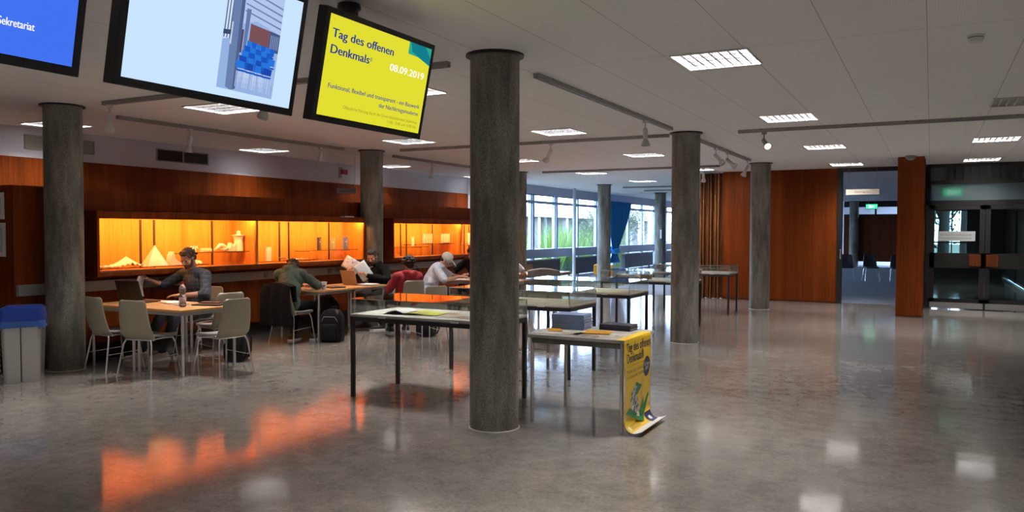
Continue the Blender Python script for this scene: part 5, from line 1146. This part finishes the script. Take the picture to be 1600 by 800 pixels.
# ------------------------------------------------------------------ curtain
cm_ = pm('blue_curtain_cloth', (.010, .20, .50), .75)
t = thing('blue_curtain', 'blue curtain tied in a knot in front of the windows', 'curtain', (-10.72, 29.1, 0))
def cf(u, v):   # v 0 top .. 1 bottom
    zt, zb = 2.74, .40; z = zt + (zb - zt) * v; kn = .80; vk = (zt - kn) / (zt - zb)
    if v < vk: wdt = 1.35 * (1 - .84 * (v / vk) ** 1.25); cy = .0 + (-.42) * (v / vk) ** 1.3
    else: q_ = (v - vk) / (1 - vk); wdt = .22 + .36 * q_; cy = -.42 - .03 * q_
    a = .05 * min(1, wdt)
    return Vector((a * math.sin(u * 46) , cy + (u - .5) * 2 * wdt + .01 * math.sin(u * 30 + v * 4), z))
MB().grid(cf, 120, 40).build('cloth', cm_, t, smooth=True, solid=.006)
q = MB()
for k in range(3): q.tube([(.16 * math.cos(a) * (1 - .1 * k), -.42 + .26 * math.sin(a), .82 + .03 * k + .04 * math.sin(a * 2 + k)) for a in [2 * PI * i / 14 for i in range(15)]], .045, 8)
q.build('knot', pm('blue_knot', (.02, .30, .72), .7), t, smooth=True)
MB().tube([(0, -1.6, 2.75), (0, 1.6, 2.75)], .014, 8).build('curtain_rail', GREYMET, t)

# ------------------------------------------------------------------ signs
t = thing('room_sign', 'cream sign reading Vortragssaal hanging before the lecture room', 'sign', (-1.33, 18.75, 2.47)); MB().box(-.33, .33, -.012, .012, -.06, .06).build('board', pm('cream_sign', (.70, .66, .56), .5), t)
MB().tube([(-.28, 0, .06), (-.28, 0, .55)], .003, 6).tube([(.28, 0, .06), (.28, 0, .55)], .003, 6).build('suspension_wire', GREYMET, t)
text('Vortragssaal', dgrey, t, -.16, -.018, -.0128, .055, width=.32)
GREEN = emit('exit_green', (.05, .85, .38), 1.6); EXW = emit('exit_white', (.8, 1, .85), 1.6)
def exit_sign(loc, w_, h, label):
    t = thing('exit_sign', label, 'exit sign', loc, 0, 'green emergency exit signs'); MB().box(-w_ / 2 - .02, w_ / 2 + .02, 0, .06, -h / 2 - .02, h / 2 + .02).build('housing', GREYMET, t); p = MB().box(-w_ / 2, w_ / 2, -.003, 0, -h / 2, h / 2).build('lit_face', GREEN, t)
    MB().tube([(-w_ * .3, .03, h / 2 + .02), (-w_ * .3, .03, HC - loc[2])], .006, 6).tube([(w_ * .3, .03, h / 2 + .02), (w_ * .3, .03, HC - loc[2])], .006, 6).build('hanger', GREYMET, t)
    q = MB(); s = h / 2
    for poly in (((.15, .2), (.75, .2), (.75, .55), (1.2, .0), (.75, -.55), (.75, -.2), (.15, -.2)), ((-1.2, .7), (-.5, .7), (-.5, -.7), (-1.2, -.7)), ((-.35, .35), (-.1, .35), (-.05, -.1), (.1, -.6), (-.1, -.6), (-.2, -.2), (-.4, -.6), (-.55, -.6))):
        q._f([q.bm.verts.new((x * s, -.0035, z * s)) for x, z in poly])
    q.lathe([(0, 0), (.13 * s, 0)], (-.2 * s, -.0035, .55 * s), 12, Matrix.Rotation(PI / 2, 3, 'X')); q.build('pictogram', EXW, p)
exit_sign((-2.20, 36.0, 2.66), .42, .18, 'green exit sign glowing above the lecture room back wall')
exit_sign((.38, 19.05, 2.44), .36, .15, 'added exit sign behind the pane above the glass door, imitating a green reflection')  # sign added behind the pane in place of a reflection in the glass
text('Bitte diese T\u00fcr zur Nutzung der', dgrey, nt_, .16, 1.535, YD - .0025, .04, width=.58); text('Universit\u00e4tsbibliothek verwenden', dgrey, nt_, .16, 1.465, YD - .0025, .04, width=.58)
MB().tube([(-3.9, 19.12, 0), (-3.9, 19.12, .001)], .001, 4) if False else None
